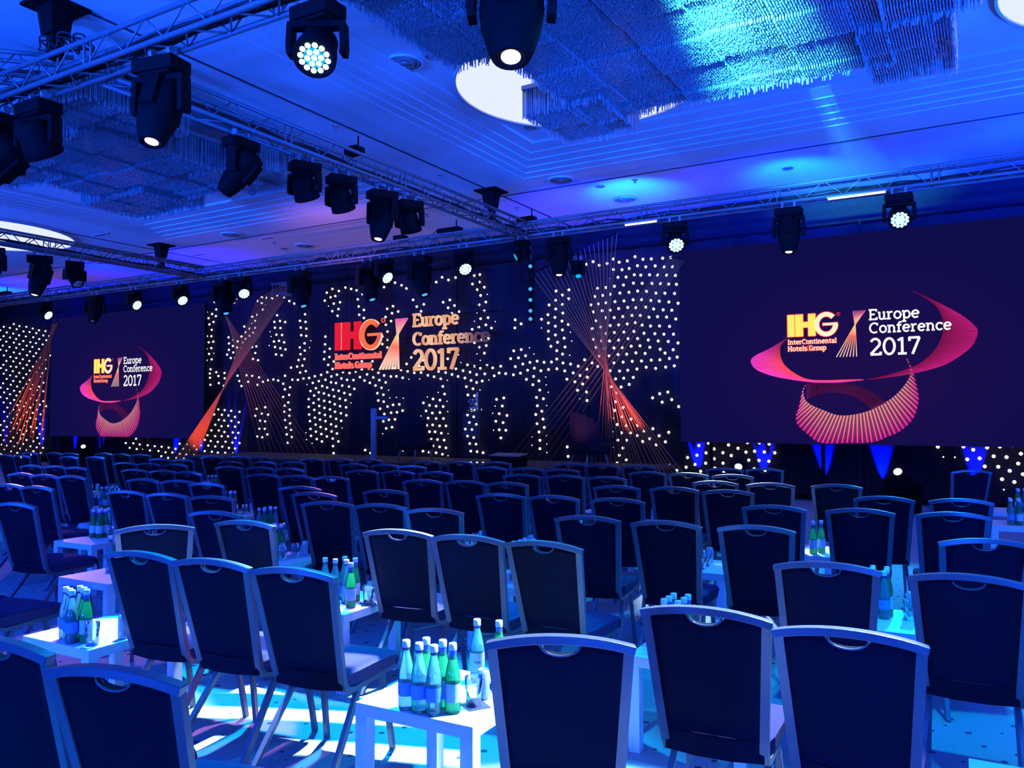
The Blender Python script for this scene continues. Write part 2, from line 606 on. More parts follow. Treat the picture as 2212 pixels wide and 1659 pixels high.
# round recesses in the coffers, their glow standing in for cove light
for i, (x, y, r, t) in enumerate(((-4.41, 9.2, 1.56, 'beside the near end of the large chandelier'),
                                  (1.40, 9.5, 1.25, 'at the outer edge of the big coffer'),
                                  (-19.5, 9.65, 1.83, 'behind the far truss'))):
    zz = (ZK if i < 2 else ZC) - 0.028
    d = empty('lit_dome', (x, y, zz))
    tag(d, 'round white cove-lit ceiling dome ' + t, 'ceiling light')
    MB().lathe([(0.001, 0.0), (r, 0.0), (r, 0.025), (0.001, 0.025)], 64, smooth=False).build('dome_face', 'lit_dome', d)
    MB().lathe([(r, -0.02), (r + 0.03, -0.02), (r + 0.03, 0.025), (r, 0.025), (r, -0.02)], 64, smooth=False).build('rim', 'plaster', d)

# ceiling fittings
spk = empty('ceiling_speaker', (-5.96, 7.62, ZK))
MB().lathe([(0.001, -0.03), (0.05, -0.03), (0.055, 0), (0.001, 0)], 24).build('hub', 'grey_metal', spk)
for r in (0.10, 0.15, 0.20):
    MB().lathe([(r, -0.02), (r + 0.03, -0.03), (r + 0.035, 0.0), (r, 0.0), (r, -0.02)], 32).build('ring', 'plaster' if r > .17 else 'grey_metal', spk)
reg(spk)
tag(spk, 'round ceiling loudspeaker grille between the wash lamp and the large chandelier', 'loudspeaker')
for (x, y, z, t) in ((-6.4, 12.6, ZC, 'near the rear corner of the big coffer'), (-14.8, 12.6, ZC, 'beyond the left chandelier'),
                     (-14.26, 14.35, ZC, 'above the front truss beyond the ceiling seam'),
                     (-5.95, 14.4, ZC, 'in the bright blue pool on the ceiling'), (1.2, 12.9, ZC, 'at the outer end of the big coffer')):
    tag(dup(spk, (x, y, z), 0), 'round ceiling loudspeaker grille ' + t, 'loudspeaker')
dl = empty('downlight', (-5.58, 7.66, ZK - 0.0))
MB().lathe([(0.06, 0.0), (0.06, -0.012), (0.09, -0.012), (0.095, 0), (0.06, 0)], 24).build('trim_ring', 'grey_metal', dl)
MB().lathe([(0.001, -0.004), (0.06, -0.004), (0.06, -0.001), (0.001, -0.001)], 20).build('reflector', 'chrome', dl)
reg(dl)
tag(dl, 'small recessed downlight next to the chandelier fringe', 'downlight')
for (x, y, z, t) in ((-5.75, 10.35, ZK, 'at the edge of the white dome'), (-6.25, 10.4, ZK, 'just outside the white dome'), (-6.0, 13.37, ZC, 'above the bright blue ceiling pool'),
                     (-2.85, 14.0, ZC, 'in the second blue ceiling pool'), (-15.0, 14.4, ZC, 'over the front truss')):
    tag(dup(dl, (x, y, z), 0), 'small recessed downlight ' + t, 'downlight')
sl = empty('exit_slot_lamp', (-17.4, 11.1, ZC))
MB().box((0, 0, -0.01), (0.34, 0.05, 0.02)).build('slot', 'red_print', sl)
MB().box((0, 0, -0.004), (0.40, 0.09, 0.008)).build('bezel', 'plaster', sl)
reg(sl)
tag(sl, 'narrow ceiling slot fitting beside the round dome at the far truss', 'ceiling fitting')
for x, y, t in ((-17.4, 13.8, 'over the far hoist plate'), (-14.4, 13.3, 'beyond the left coffer'), (-20.6, 13.2, 'above the lamp on the far truss')):
    tag(dup(sl, (x, y, ZC), 0), 'narrow ceiling slot fitting ' + t, 'ceiling fitting')
sp = empty('sprinkler', (-10.1, 9.9, ZC))
MB().lathe([(0.03, 0), (0.03, -0.01), (0.012, -0.015), (0.012, -0.05), (0.03, -0.055), (0.001, -0.06)], 12).build('head', 'grey_metal', sp)
MB().lathe([(0.05, 0.0), (0.05, -0.008), (0.03, -0.012), (0.03, 0.0)], 16).build('rose', 'chrome', sp)
reg(sp)
sp.location = (-7.95, 8.6, ZC)
tag(sp, 'sprinkler head near the long ceiling seam above the side truss', 'sprinkler')
for x, y, t in ((-8.05, 11.3, 'between the seam and the corner hoist'), (-8.05, 13.9, 'beyond the corner hoist'), (-9.9, 13.4, 'above two small moving heads'),
                (-14.6, 13.7, 'beside the slot fitting past the left coffer'), (-17.1, 11.1, 'next to the far slot fitting'), (-5.3, 13.3, 'in the bright blue ceiling pool')):
    tag(dup(sp, (x, y, ZC), 0), 'sprinkler head ' + t, 'sprinkler')

# ------------------------------------------------------------------ trusses
HW = 0.12                      # half of the distance between chords


def truss(label, p0, p1, pitch=0.55, cables=0, faces=('front', 'under', 'back')):
    """box truss between two points given at its centre line"""
    p0, p1 = Vector(p0), Vector(p1)
    L = (p1 - p0).length
    rz = math.atan2((p1 - p0).y, (p1 - p0).x)
    t = empty('lighting_truss', p0, rz)
    tag(t, label, 'truss')
    ch = None
    for sy in (-1, 1):
        for sz in (-1, 1):
            if ch is None:
                ch = MB().tube([(0, 0, 0), (L, 0, 0)], 0.025, 8).build('main_chord', 'aluminium', t, (0, sy * HW, sz * HW))
            else:
                inst(ch, t, (0, sy * HW, sz * HW))
    h = pitch / 2
    br = MB().tube([(0, 0, -HW), (h, 0, HW)], 0.009, 5).build('brace', 'aluminium', t, (0, -HW, 0))
    n = int(L / h)
    first = True
    k = 0
    for f in faces:
        for i in range(n):
            if k >= 298:
                break
            x = i * h
            flip = i % 2
            if f == 'front':
                loc, rot = (x, -HW, 0), (0, 0, 0)
            elif f == 'back':
                loc, rot = (x, HW, 0), (0, 0, 0)
            else:
                loc, rot = (x, 0, -HW), (PI / 2, 0, 0)
            if flip:
                rot = (rot[0] + PI, 0, 0)
            if first:
                br.location, br.rotation_euler = loc, rot
                first = False
            else:
                inst(br, t, loc, rot)
            k += 1
    up = None
    for i in range(0, int(L / 2.2) + 1):     # upright pairs where two lengths are bolted together
        for d in (-0.05, 0.05):
            x = min(max(i * 2.2 + d, 0.03), L - 0.03)
            for sy in (-1, 1):
                if up is None:
                    up = MB().tube([(0, 0, -HW), (0, 0, HW)], 0.011, 6).build('upright', 'aluminium', t, (x, sy * HW, 0))
                else:
                    inst(up, t, (x, sy * HW, 0))
    for c in range(cables):
        pts = []
        rr = random.Random(c + int(L * 10))
        y0, z0 = rr.uniform(-0.09, 0.09), rr.uniform(-0.085, -0.02)
        m = int(L / 0.35)
        for i in range(m + 1):
            pts.append((i * L / m, y0 + rr.uniform(-0.02, 0.02), z0 + rr.uniform(-0.02, 0.03)))
        MB().tube(pts, 0.014, 5).build('cable', 'cable', t)
    return t


ZT = 4.93                      # centre height of the trusses
truss('long aluminium box truss running in front of the screens and star wall', (-27, 12.82, ZT), (4.2, 12.82, ZT), 0.56, 4)
truss('aluminium box truss over the seats that meets the front truss at a hoist', (-7.25, 4.7, ZT), (-7.25, 12.68, ZT), 0.55, 4)
truss('aluminium box truss crossing in front of the far round dome', (-15.9, 4.7, ZT), (-15.9, 12.68, ZT), 0.55, 3)
truss('dark box truss with thick cables carrying the two biggest spot heads', (-11.5, 4.5, ZT), (3.0, 4.5, ZT), 0.55, 8)
truss('short truss piece hanging above the far orange cord fan', (-14.6, 13.75, 4.55), (-13.75, 13.75, 4.55), 0.4, 0)
truss('short truss stub poking out by the cable tangle under the ceiling mount', (-9.1, 4.2, 5.22), (-8.3, 5.0, 5.22), 0.4, 2)

for (x, y, h, t) in ((-7.84, 12.6, 0.62, 'where the side truss meets the front truss'), (-17.2, 12.55, 0.62, 'by the far truss end'),
                     (-8.0, 4.6, 0.60, 'over the cable tangle')):
    o = empty('ceiling_hoist', (x, y, ZC))
    MB().box((0, 0, -0.015), (0.46, 0.46, 0.03)).build('mounting_plate', 'black_plastic', o)
    MB().box((0, 0, -0.17), (0.26, 0.24, 0.28), None, 0.75).build('motor', 'black_plastic', o)
    MB().box((0, 0, -0.42), (0.12, 0.12, 0.24)).build('chain_bag', 'black_plastic', o)
    MB().tube([(0.05, 0, -0.5), (0.05, 0, -h - 0.1)], 0.012, 6).build('chain', 'grey_metal', o)
    tag(o, 'black ceiling hoist on a square plate ' + t, 'hoist')

for i, (x, y, z, sx, t) in enumerate(((-8.9, 12.8, 5.13, 0.5, 'with an aerial beside the corner hoist'), (-7.2, 12.8, 5.13, 0.34, 'just past the corner hoist'),
                                      (-10.1, 12.8, 5.12, 0.25, 'above two small moving heads'), (-24.6, 12.8, 5.13, 0.5, 'over the far star field'),
                                      (-7.25, 8.2, 5.12, 0.22, 'lying on the side truss'))):
    o = empty('control_box', (x, y, z - 0.06))
    MB().box((0, 0, 0.05), (sx, 0.18, 0.10)).build('case', 'black_plastic', o, bevel=0.01)
    MB().tube([(sx * 0.3, 0, 0.09), (sx * 0.3, 0, 0.24)], 0.012, 6).build('aerial', 'black_plastic', o)
    MB().tube([(-sx * .5, 0, .05), (-sx * .7, .03, .09), (-sx * .9, 0, .0), (-sx * 1.2, .05, -0.02)], 0.01, 6).build('lead', 'cable', o)
    tag(o, 'black control box on top of the truss ' + t, 'control box')

# loops of slack cable at the cable tangle
for i, (x, y, z, r_) in enumerate(((-7.62, 4.45, 5.16, 0.12), (-7.45, 4.5, 5.14, 0.10), (-7.85, 4.4, 5.18, 0.09))):
    o = empty('cable_coil', (x, y, z))
    for j in range(3):
        pts = [(r_ * math.cos(a * PI / 8 + j) * (1 + .1 * j), 0.05 * j + .02 * math.sin(a), r_ * 0.8 * math.sin(a * PI / 8) + 0.02) for a in range(17)]
        MB().tube(pts, 0.010, 5).build('loop', 'cable', o)
    tag(o, 'coil of slack black cable on the dark truss, ' + ('largest of three', 'middle one of three', 'smallest of three')[i], 'cable')

# ------------------------------------------------------------------ moving heads
CELLS = [(0, 0)] + [(0.052 * math.cos(i * PI / 3), 0.052 * math.sin(i * PI / 3)) for i in range(6)] + \
        [(0.102 * math.cos(i * PI / 6 + .26), 0.102 * math.sin(i * PI / 6 + .26)) for i in range(12)]
PROTO = {}


def head_mesh(kind, k):
    b = MB()
    if kind == 'wash':
        b.lathe([(0.06, 0.17), (0.115, 0.155), (0.14, 0.10), (0.145, 0.0), (0.16, -0.06), (0.165, -0.14), (0.15, -0.15), (0.14, -0.142), (0.001, -0.135)], 24)
    elif kind == 'spot':
        b.lathe([(0.10, 0.26), (0.155, 0.235), (0.17, 0.15), (0.175, 0.0), (0.16, -0.14), (0.125, -0.27), (0.10, -0.33), (0.085, -0.335), (0.075, -0.32), (0.001, -0.315)], 20, flat=0.85)
        b.box((0, 0.145, 0.06), (0.13, 0.05, 0.26))
        b.box((0, -0.145, 0.06), (0.13, 0.05, 0.26))
    else:
        b.lathe([(0.07, 0.17), (0.10, 0.15), (0.115, 0.06), (0.10, -0.08), (0.10, -0.15), (0.085, -0.155), (0.001, -0.15)], 18)
    return b


def moving_head(kind, loc, label, pan=0.0, tilt=20.0, lit=None, k=1.0, yaw=0.0, cells=False, fl=False):
    """loc: the underside of the truss chord it clamps to. tilt 0 = lens straight down, pan = heading of the lens"""
    t = empty('moving_head', loc, R(yaw))
    tag(t, label, 'stage light')
    s = -1 if fl else 1
    drop = {'wash': 0.39, 'spot': 0.44, 'beam': 0.33}[kind] * k
    wd = {'wash': 0.20, 'spot': 0.21, 'beam': 0.15}[kind] * k
    key = (kind, k, fl)
    if key not in PROTO:
        q = {}
        b = MB().box((0, 0, -0.12 * k * s), (wd * 1.9, 0.23 * k, 0.11 * k))
        b.box((0, 0, -0.185 * k * s), (wd * 1.5, 0.19 * k, 0.03 * k))
        q['base'] = b.build('base', 'black_plastic', t, bevel=0.012)
        c = MB()
        if not fl:
            for sx in (-1, 1):
                c.box((sx * 0.09 * k, 0, -0.045), (0.03, 0.06, 0.05))
                c.lathe([(0.038, -0.02), (0.038, 0.02)], 12, (sx * 0.09 * k, 0, 0.01), Matrix.Rotation(PI / 2, 3, 'Y'), cap=True)
        else:
            c.box((0, 0, 0.06 * k), (wd * 1.7, 0.2 * k, 0.02))
        q['clamp'] = c.build('clamp', 'grey_metal', t)
        a = MB()
        a.box((0, 0, -0.215 * k * s), (wd * 2 + 0.02, 0.11 * k, 0.05 * k))
        for sx in (-1, 1):
            a.bar([(sx * wd, 0, -0.20 * k * s), (sx * wd * 1.04, 0, -drop * s), (sx * wd * 1.0, 0, -(drop + 0.06) * s)], 0.05 * k, 0.12 * k, (0, 1, 0))
        q['yoke'] = a.build('yoke', 'black_plastic', t, bevel=0.01)
        h = head_mesh(kind, k)
        h.v = [(x * k, y * k, z * k) for x, y, z in h.v]
        q['head'] = h.build('head', 'black_plastic', t)
        PROTO[key] = q
        base, clamp, yoke, head = q['base'], q['clamp'], q['yoke'], q['head']
    else:
        q = PROTO[key]
        base, clamp, yoke, head = (inst(q[n], t) for n in ('base', 'clamp', 'yoke', 'head'))
    pr = R(pan) - R(yaw)
    yoke.rotation_euler = (0, 0, pr - PI / 2)
    head.location = (0, 0, -drop * s)
    head.rotation_euler = Euler((R(tilt), 0, pr - PI / 2), 'XYZ')
    if kind == 'wash':
        if lit:
            if cells:
                for cx, cy in CELLS:
                    MB().lathe([(0.001, -0.150), (0.018, -0.149), (0.0225, -0.143), (0.0225, -0.13)], 12, (cx * k, cy * k, 0)).build('led_cell', 'lens_cell', head)
            else:
                b = MB()
                for cx, cy in CELLS:
                    b.lathe([(0.001, -0.152 * k), (0.022 * k, -0.149 * k), (0.026 * k, -0.13 * k)], 8, (cx * k, cy * k, 0))
                e = b.build('led_array', 'lens_cell', head)
            MB().lathe([(0.001, -0.139 * k), (0.140 * k, -0.139 * k), (0.140 * k, -0.136 * k), (0.001, -0.136 * k)], 24, smooth=False).build('led_disc', 'lens_cyan', head)
        else:
            MB().lathe([(0.001, -0.139 * k), (0.140 * k, -0.139 * k), (0.140 * k, -0.136 * k), (0.001, -0.136 * k)], 24, smooth=False).build('led_disc', 'grey_metal', head)
    elif kind == 'spot':
        MB().lathe([(0.001, -0.330 * k), (0.035 * k, -0.327 * k), (0.052 * k, -0.32 * k), (0.052 * k, -0.31 * k)], 20).build('lens', lit or 'chrome', head)
    else:
        MB().lathe([(0.001, -0.168 * k), (0.05 * k, -0.163 * k), (0.08 * k, -0.152 * k), (0.08 * k, -0.145 * k)], 20).build('lens', lit or 'chrome', head)
    hd = Matrix.Rotation(pr - PI / 2 + R(yaw), 3, 'Z') @ Matrix.Rotation(R(tilt), 3, 'X') @ Vector((0, 0, -1))
    return Vector(loc) + Vector((0, 0, -drop * s)) + hd * 0.36 * k, hd


ZB = ZT - HW - 0.045
CAMDIR = lambda x, y: math.degrees(math.atan2(-y, -x))


def T(kind, loc, label, **kw):
    return moving_head(kind, loc, label, **kw)


# on the dark rear truss
T('spot', (-6.20, 4.5, ZB), 'large black spot head with glowing pink lens on the cable-laden dark truss', pan=-75, tilt=18, lit='lens_pink', k=1.1, yaw=10)
T('wash', (-8.10, 4.5, ZB), 'unlit round wash head at the cable tangle end of the dark truss', pan=100, tilt=35, k=1.12)
T('wash', (-4.35, 4.5, ZB), 'big wash head with clustered white-cyan cells, hanging alone below the dark truss', pan=-62, tilt=38, lit=1, k=1.0, cells=True)
T('spot', (-2.64, 4.5, ZB), 'large spot head with pink lens hanging in front of the big chandelier', pan=-62, tilt=20, lit='lens_pink', k=1.22)
T('spot', (-8.80, 4.5, ZB - .02), 'wide black spot head cut by the picture edge beside the far chandelier', pan=20, tilt=-55, k=1.2)
# on the side truss
T('spot', (-7.25, 6.30, ZB), 'black spot head turned sideways, lens down, on the side truss', pan=-160, tilt=42, lit='lens_pink', k=0.95, yaw=90)
T('wash', (-7.25, 7.29, ZB), 'unlit wash head on the side truss beside the sideways spot head', pan=100, tilt=30, k=.96, yaw=65)
T('wash', (-7.25, 7.95, ZB), 'unlit wash head on the side truss, second from the sideways spot head', pan=100, tilt=30, k=.96, yaw=65)
T('spot', (-7.25, 8.78, ZB), 'black spot head with pink lens beside two dark wash heads on the side truss', pan=-90, tilt=16, lit='lens_pink', k=1.0, yaw=65)
T('wash', (-7.25, 9.4, ZB), 'unlit wash head on the side truss, last one before the corner hoist', pan=100, tilt=25, k=.96, yaw=65)
# on the far truss
T('spot', (-15.9, 8.92, ZB), 'black spot head with pink lens on the far truss in front of the white dome', pan=-90, tilt=15, lit='lens_pink', k=1.12, yaw=60)
T('beam', (-15.9, 9.62, ZB), 'small black beam head tilted aside on the far truss', pan=0, tilt=40, k=1.2, yaw=60)
T('spot', (-15.9, 8.05, ZB), 'black spot head on the far truss at the picture edge under the dome', pan=-60, tilt=30, k=1.0, yaw=60)
# on the long front truss
ZF = ZB
FY = 12.7
for x, pan, tl, t in ((-22.34, 15, 60, 'over the far star field'), (-18.45, 5, 62, 'above the small screen, one nearer the far edge'), (-16.68, -5, 55, 'above the small screen corner'),
                      (-14.52, -25, 52, 'above the far orange cord fan'), (-10.44, -8, 55, 'above the red logo letters'), (-8.52, -35, 50, 'above the stage centre'),
                      (-4.37, -62, 52, 'above the near orange cord fan'), (-1.06, -82, 54, 'above the big screen')):
    T('wash', (x, FY, ZF), 'lit wash head on the front truss ' + t, pan=pan, tilt=tl, lit=1, k=0.95)
T('spot', (-2.58, FY, ZF), 'dark spot head with small glowing pink lens above the big screen', pan=-85, tilt=12, lit='lens_pink', k=0.98)
T('spot', (-6.50, FY, ZF), 'dark spot head with white lens beside the top of the near cord fan', pan=-60, tilt=12, lit='lens_pink', k=0.98)
T('beam', (-7.24, FY, ZF + .02), 'small beam head glowing cyan sideways at the stage centre', pan=-140, tilt=62, lit='lens_cyan', k=0.9)
T('beam', (-6.25, FY + .25, ZF - .42), 'small cyan lamp just under the white lens by the near cord fan', pan=-55, tilt=30, lit='lens_cyan', k=0.7)
for x, t in ((-12.86, 'between the far cord fan and the logo'), (-10.95, 'beside the wash head over the logo'), (-9.63, 'over the word part of the logo'), (-15.3, 'among the top of the far cord fan')):
    T('spot', (x, FY + .1, ZF), 'blue-lensed spot head on the front truss ' + t, pan=-10, tilt=25, lit='lens_blue', k=1.15)
T('spot', (-20.07, FY, ZF), 'unlit spot head with shiny front on the front truss above the small screen', pan=-50, tilt=30, k=1.05)
T('wash', (-24.9, FY, ZF), 'unlit wash head at the far end of the front truss over the star field', pan=-40, tilt=40, k=1.0)

# white tubes on the front truss
for x, ln, t in ((-1.62, 0.78, 'above the big screen'), (-4.95, 0.55, 'above the near cord fan')):
    o = empty('tube_lamp', (x, 12.66, ZT - HW - .03))
    MB().tube([(-ln / 2, 0, -.02), (ln / 2, 0, -.02)], 0.017, 8).build('tube', 'tube_light', o)
    MB().box((0, .012, .004), (ln + .05, .04, .02)).build('batten', 'grey_metal', o)
    tag(o, 'slim white tube lamp along the front truss ' + t, 'lamp')
# hanging bar with cyan lamps
o = empty('lamp_bar', (-7.22, 13.0, 4.28))
MB().box((0, 0, -0.45), (0.10, 0.06, 1.15)).build('bar', 'black_plastic', o)
for z in (0.02, -0.40, -0.60, -0.80, -0.95):
    MB().lathe([(0.001, -0.03), (0.03, -0.025), (0.035, 0.0)], 12, (-.0, -0.035, z), Matrix.Rotation(-PI / 2, 3, 'X')).build('lamp_cell', 'lens_blue', o)
MB().tube([(0, 0, .1), (0, -.06, .54)], 0.014, 6).build('hanger', 'grey_metal', o)
tag(o, 'black vertical lamp bar with small cyan dots hanging at the stage centre', 'stage light')

# ------------------------------------------------------------------ crystal chandeliers
def chandelier(label, z, blocks, seed, dens=40):
    rr = random.Random(seed)
    x = sum((b[0] + b[1]) / 2 for b in blocks) / len(blocks)
    y = sum((b[2] + b[3]) / 2 for b in blocks) / len(blocks)
    t = empty('chandelier', (x, y, z))
    tag(t, label, 'chandelier')
    for x0, x1, y0, y1, zb, zt in blocks:
        p = MB()
        p.box(((x0 + x1) / 2 - x, (y0 + y1) / 2 - y, zt - z + 0.02), (x1 - x0 + .04, y1 - y0 + .04, 0.05))
        p.build('frame_plate', 'grey_metal', t)
        for (ax, ay) in ((x0 + .12, y0 + .12), (x1 - .12, y0 + .12), (x1 - .12, y1 - .12), (x0 + .12, y1 - .12)):
            if math.hypot(ax + 4.41, ay - 9.2) < 1.75:
                continue
            MB().tube([(ax - x, ay - y, zt - z), (ax - x, ay - y, ZK - z)], 0.012, 6).build('hanger', 'grey_metal', t)
        b = MB()
        nx, ny = max(2, int((x1 - x0) * dens)), max(2, int((y1 - y0) * dens))
        for i in range(nx + 1):
            for j in range(ny + 1):
                edge = i in (0, nx) or j in (0, ny)
                for rep in range(2 if edge else 1):
                    jit = .010 if edge else .002
                    px = x0 + (x1 - x0) * i / nx + rr.uniform(-jit, jit)
                    py = y0 + (y1 - y0) * j / ny + rr.uniform(-jit, jit)
                    zz = zb + (rr.uniform(-.05, .03) if edge else rr.uniform(-.006, .006))
                    if not edge:       # shallow terraces under the main field
                        zz += 0.03 * (int((px - x0) / .62) % 2) + 0.03 * (int((py - y0) / .62) % 2)
                    r = rr.uniform(.0045, .008) if edge else .0085
                    a = rr.uniform(0, PI) if edge else PI / 4
                    k = len(b.v)
                    px -= x
                    py -= y
                    top = zt - z if edge else zz - z + 0.09
                    for zq in (zz - z, top):
                        for q in range(4):
                            b.v.append((px + r * math.cos(a + q * PI / 2), py + r * math.sin(a + q * PI / 2), zq))
                    for q in range(4):
                        b.f.append((k + q, k + (q + 1) % 4, k + 4 + (q + 1) % 4, k + 4 + q))
                        b.sm.append(False)
                    b.f.append((k + 3, k + 2, k + 1, k))
                    b.sm.append(False)
        o = b.build('crystal_drops', 'crystal_drop', t)
        o['kind'] = 'stuff'
    return t


chandelier('large stepped crystal chandelier lit cyan beside the white dome', 5.1,
           ((-4.63, -3.75, 4.6, 6.75, 5.1, 5.45), (-4.1, -0.75, 4.9, 8.9, 5.12, 5.45), (-4.65, -3.68, 8.2, 9.4, 5.1, 5.40),
            (-1.0, -0.22, 8.0, 9.4, 5.1, 5.45), (-0.75, 0.0, 5.2, 8.0, 5.12, 5.45)), 5)
chandelier('dark stepped crystal chandelier in the coffer behind the side truss', 5.1,
           ((-12.95, -11.7, 5.7, 6.9, 5.12, 5.45), (-12.3, -9.4, 5.9, 8.6, 5.1, 5.45), (-12.9, -11.3, 7.9, 9.05, 5.08, 5.42),
            (-10.06, -8.75, 7.8, 9.0, 5.1, 5.42), (-9.7, -8.55, 5.2, 6.6, 5.12, 5.46)), 9)

# ------------------------------------------------------------------ stage
def plank_box(name, x0, x1, y0, y1, z0, z1, label, n):
    t = empty(name, ((x0 + x1) / 2, (y0 + y1) / 2, 0))
    tag(t, label, 'stage')
    w_ = (x1 - x0) / n
    dk = MB().box((0, 0, z1 - 0.03), (w_ - 0.01, y1 - y0, 0.06)).build('deck_board', 'stage_board', t, (x0 + w_ / 2 - t.location.x, 0, 0))
    fr = MB().box((0, 0, (z1 - .07) / 2), (w_ - 0.012, 0.03, z1 - 0.07)).build('front_panel', 'black_cloth', t, (x0 + w_ / 2 - t.location.x, -(y1 - y0) / 2 + .015, 0))
    for i in range(1, n):
        inst(dk, t, (x0 + w_ * (i + .5) - t.location.x, 0, 0))
        inst(fr, t, (x0 + w_ * (i + .5) - t.location.x, -(y1 - y0) / 2 + .015, 0))
    MB().box((0, .02, (z1 - .07) / 2), (x1 - x0 - .1, y1 - y0 - .1, z1 - .07)).build('substructure', 'black_cloth', t)
    return t


plank_box('stage', -17.0, -5.3, 13.15, 15.3, 0, 0.60, 'dark wide stage platform below the star wall and the hanging logo', 9)

# things on the stage
ZS = 0.60
o = empty('slim_stand', (-11.36, 13.5, ZS))
MB().box((0, 0, 0.01), (0.28, 0.26, 0.02)).build('foot_plate', 'grey_metal', o)
MB().box((0, 0, 0.57), (0.13, 0.05, 1.1)).build('column', 'grey_metal', o)
MB().box((0.22, 0, 0.92), (0.32, 0.05, 0.06)).build('arm', 'grey_metal', o)
tag(o, 'slim grey upright stand with a short side arm on the stage', 'stand')
o = empty('acrylic_lectern', (-9.0, 13.7, ZS))
MB().box((0, 0, 0.53), (0.42, 0.02, 1.06)).build('front_sheet', 'acrylic', o)
MB().box((0, 0.12, 1.07), (0.46, 0.34, 0.02), Matrix.Rotation(R(8), 3, 'X')).build('top_sheet', 'acrylic', o)
MB().box((0, 0.12, 0.01), (0.5, 0.4, 0.02)).build('base_sheet', 'acrylic', o)
tag(o, 'see-through acrylic lectern on the stage carrying a glittering ornament', 'lectern')
o = empty('crystal_ornament', (-9.0, 13.82, ZS + 1.085))
rr = random.Random(3)
for i in range(26):
    a, rad, h = rr.uniform(0, 2 * PI), rr.uniform(0, .11), rr.uniform(.02, .22)
    b = MB()
    b.lathe([(0.001, -0.022), (0.02, 0), (0.001, 0.022)], 6, (rad * math.cos(a) - .04, rad * math.sin(a) * .6, h))
    b.build('facet', 'chrome', o)
MB().lathe([(0.001, 0), (0.05, 0), (0.02, 0.02), (0.012, 0.2), (0.02, 0.34), (0.001, 0.36)], 12, (.06, 0, 0)).build('stem', 'chrome', o)
tag(o, 'small glittering crystal ornament on the acrylic lectern', 'ornament')


def armchair(x, y, rz, label):
    t = empty('armchair', (x, y, ZS), R(rz))
    tag(t, label, 'chair')
    MB().box((0, 0, .33), (.56, .56, .16)).build('seat', 'black_cloth', t, bevel=.04)
    b = MB()
    for i in range(9):
        a = -1.25 + i * 2.5 / 8
        b.box((.36 * math.sin(a), .34 * math.cos(a) - .02, .55 + .12 * math.cos(a)), (.14, .07, .5 + .22 * math.cos(a)), Matrix.Rotation(-a, 3, 'Z'))
    b.build('backrest', 'black_cloth', t, bevel=.02)
    for sx in (-1, 1):
        MB().box((sx * .34, -.06, .52), (.08, .5, .07)).build('armrest', 'black_cloth', t, bevel=.02)
        for sy in (-1, 1):
            MB().tube([(sx * .22, sy * .2, .26), (sx * .27, sy * .25, 0)], .018, 8).build('leg', 'grey_metal', t)
    return t


armchair(-10.6, 13.95, 170, 'dark round-backed armchair on the stage beside the slim stand')
armchair(-6.42, 13.75, 150, 'dark round-backed armchair on the stage near the orange cord fan')
o = empty('stage_monitor', (-7.95, 13.4, ZS))
MB().box((0, 0, .10), (.62, .36, .2)).build('cabinet', 'black_plastic', o, bevel=.02)
MB().box((0, -.03, .215), (.66, .34, .02), Matrix.Rotation(R(6), 3, 'X')).build('top_panel', 'grey_metal', o)
tag(o, 'low black box with a blue-lit flat top at the stage edge', 'stage monitor')

# ------------------------------------------------------------------ slab-serif lettering made of strokes
def arc(cx, cy, rx, ry, a0, a1, n=14):
    return [(cx + rx * math.cos(R(a0 + (a1 - a0) * i / n)), cy + ry * math.sin(R(a0 + (a1 - a0) * i / n))) for i in range(n + 1)]


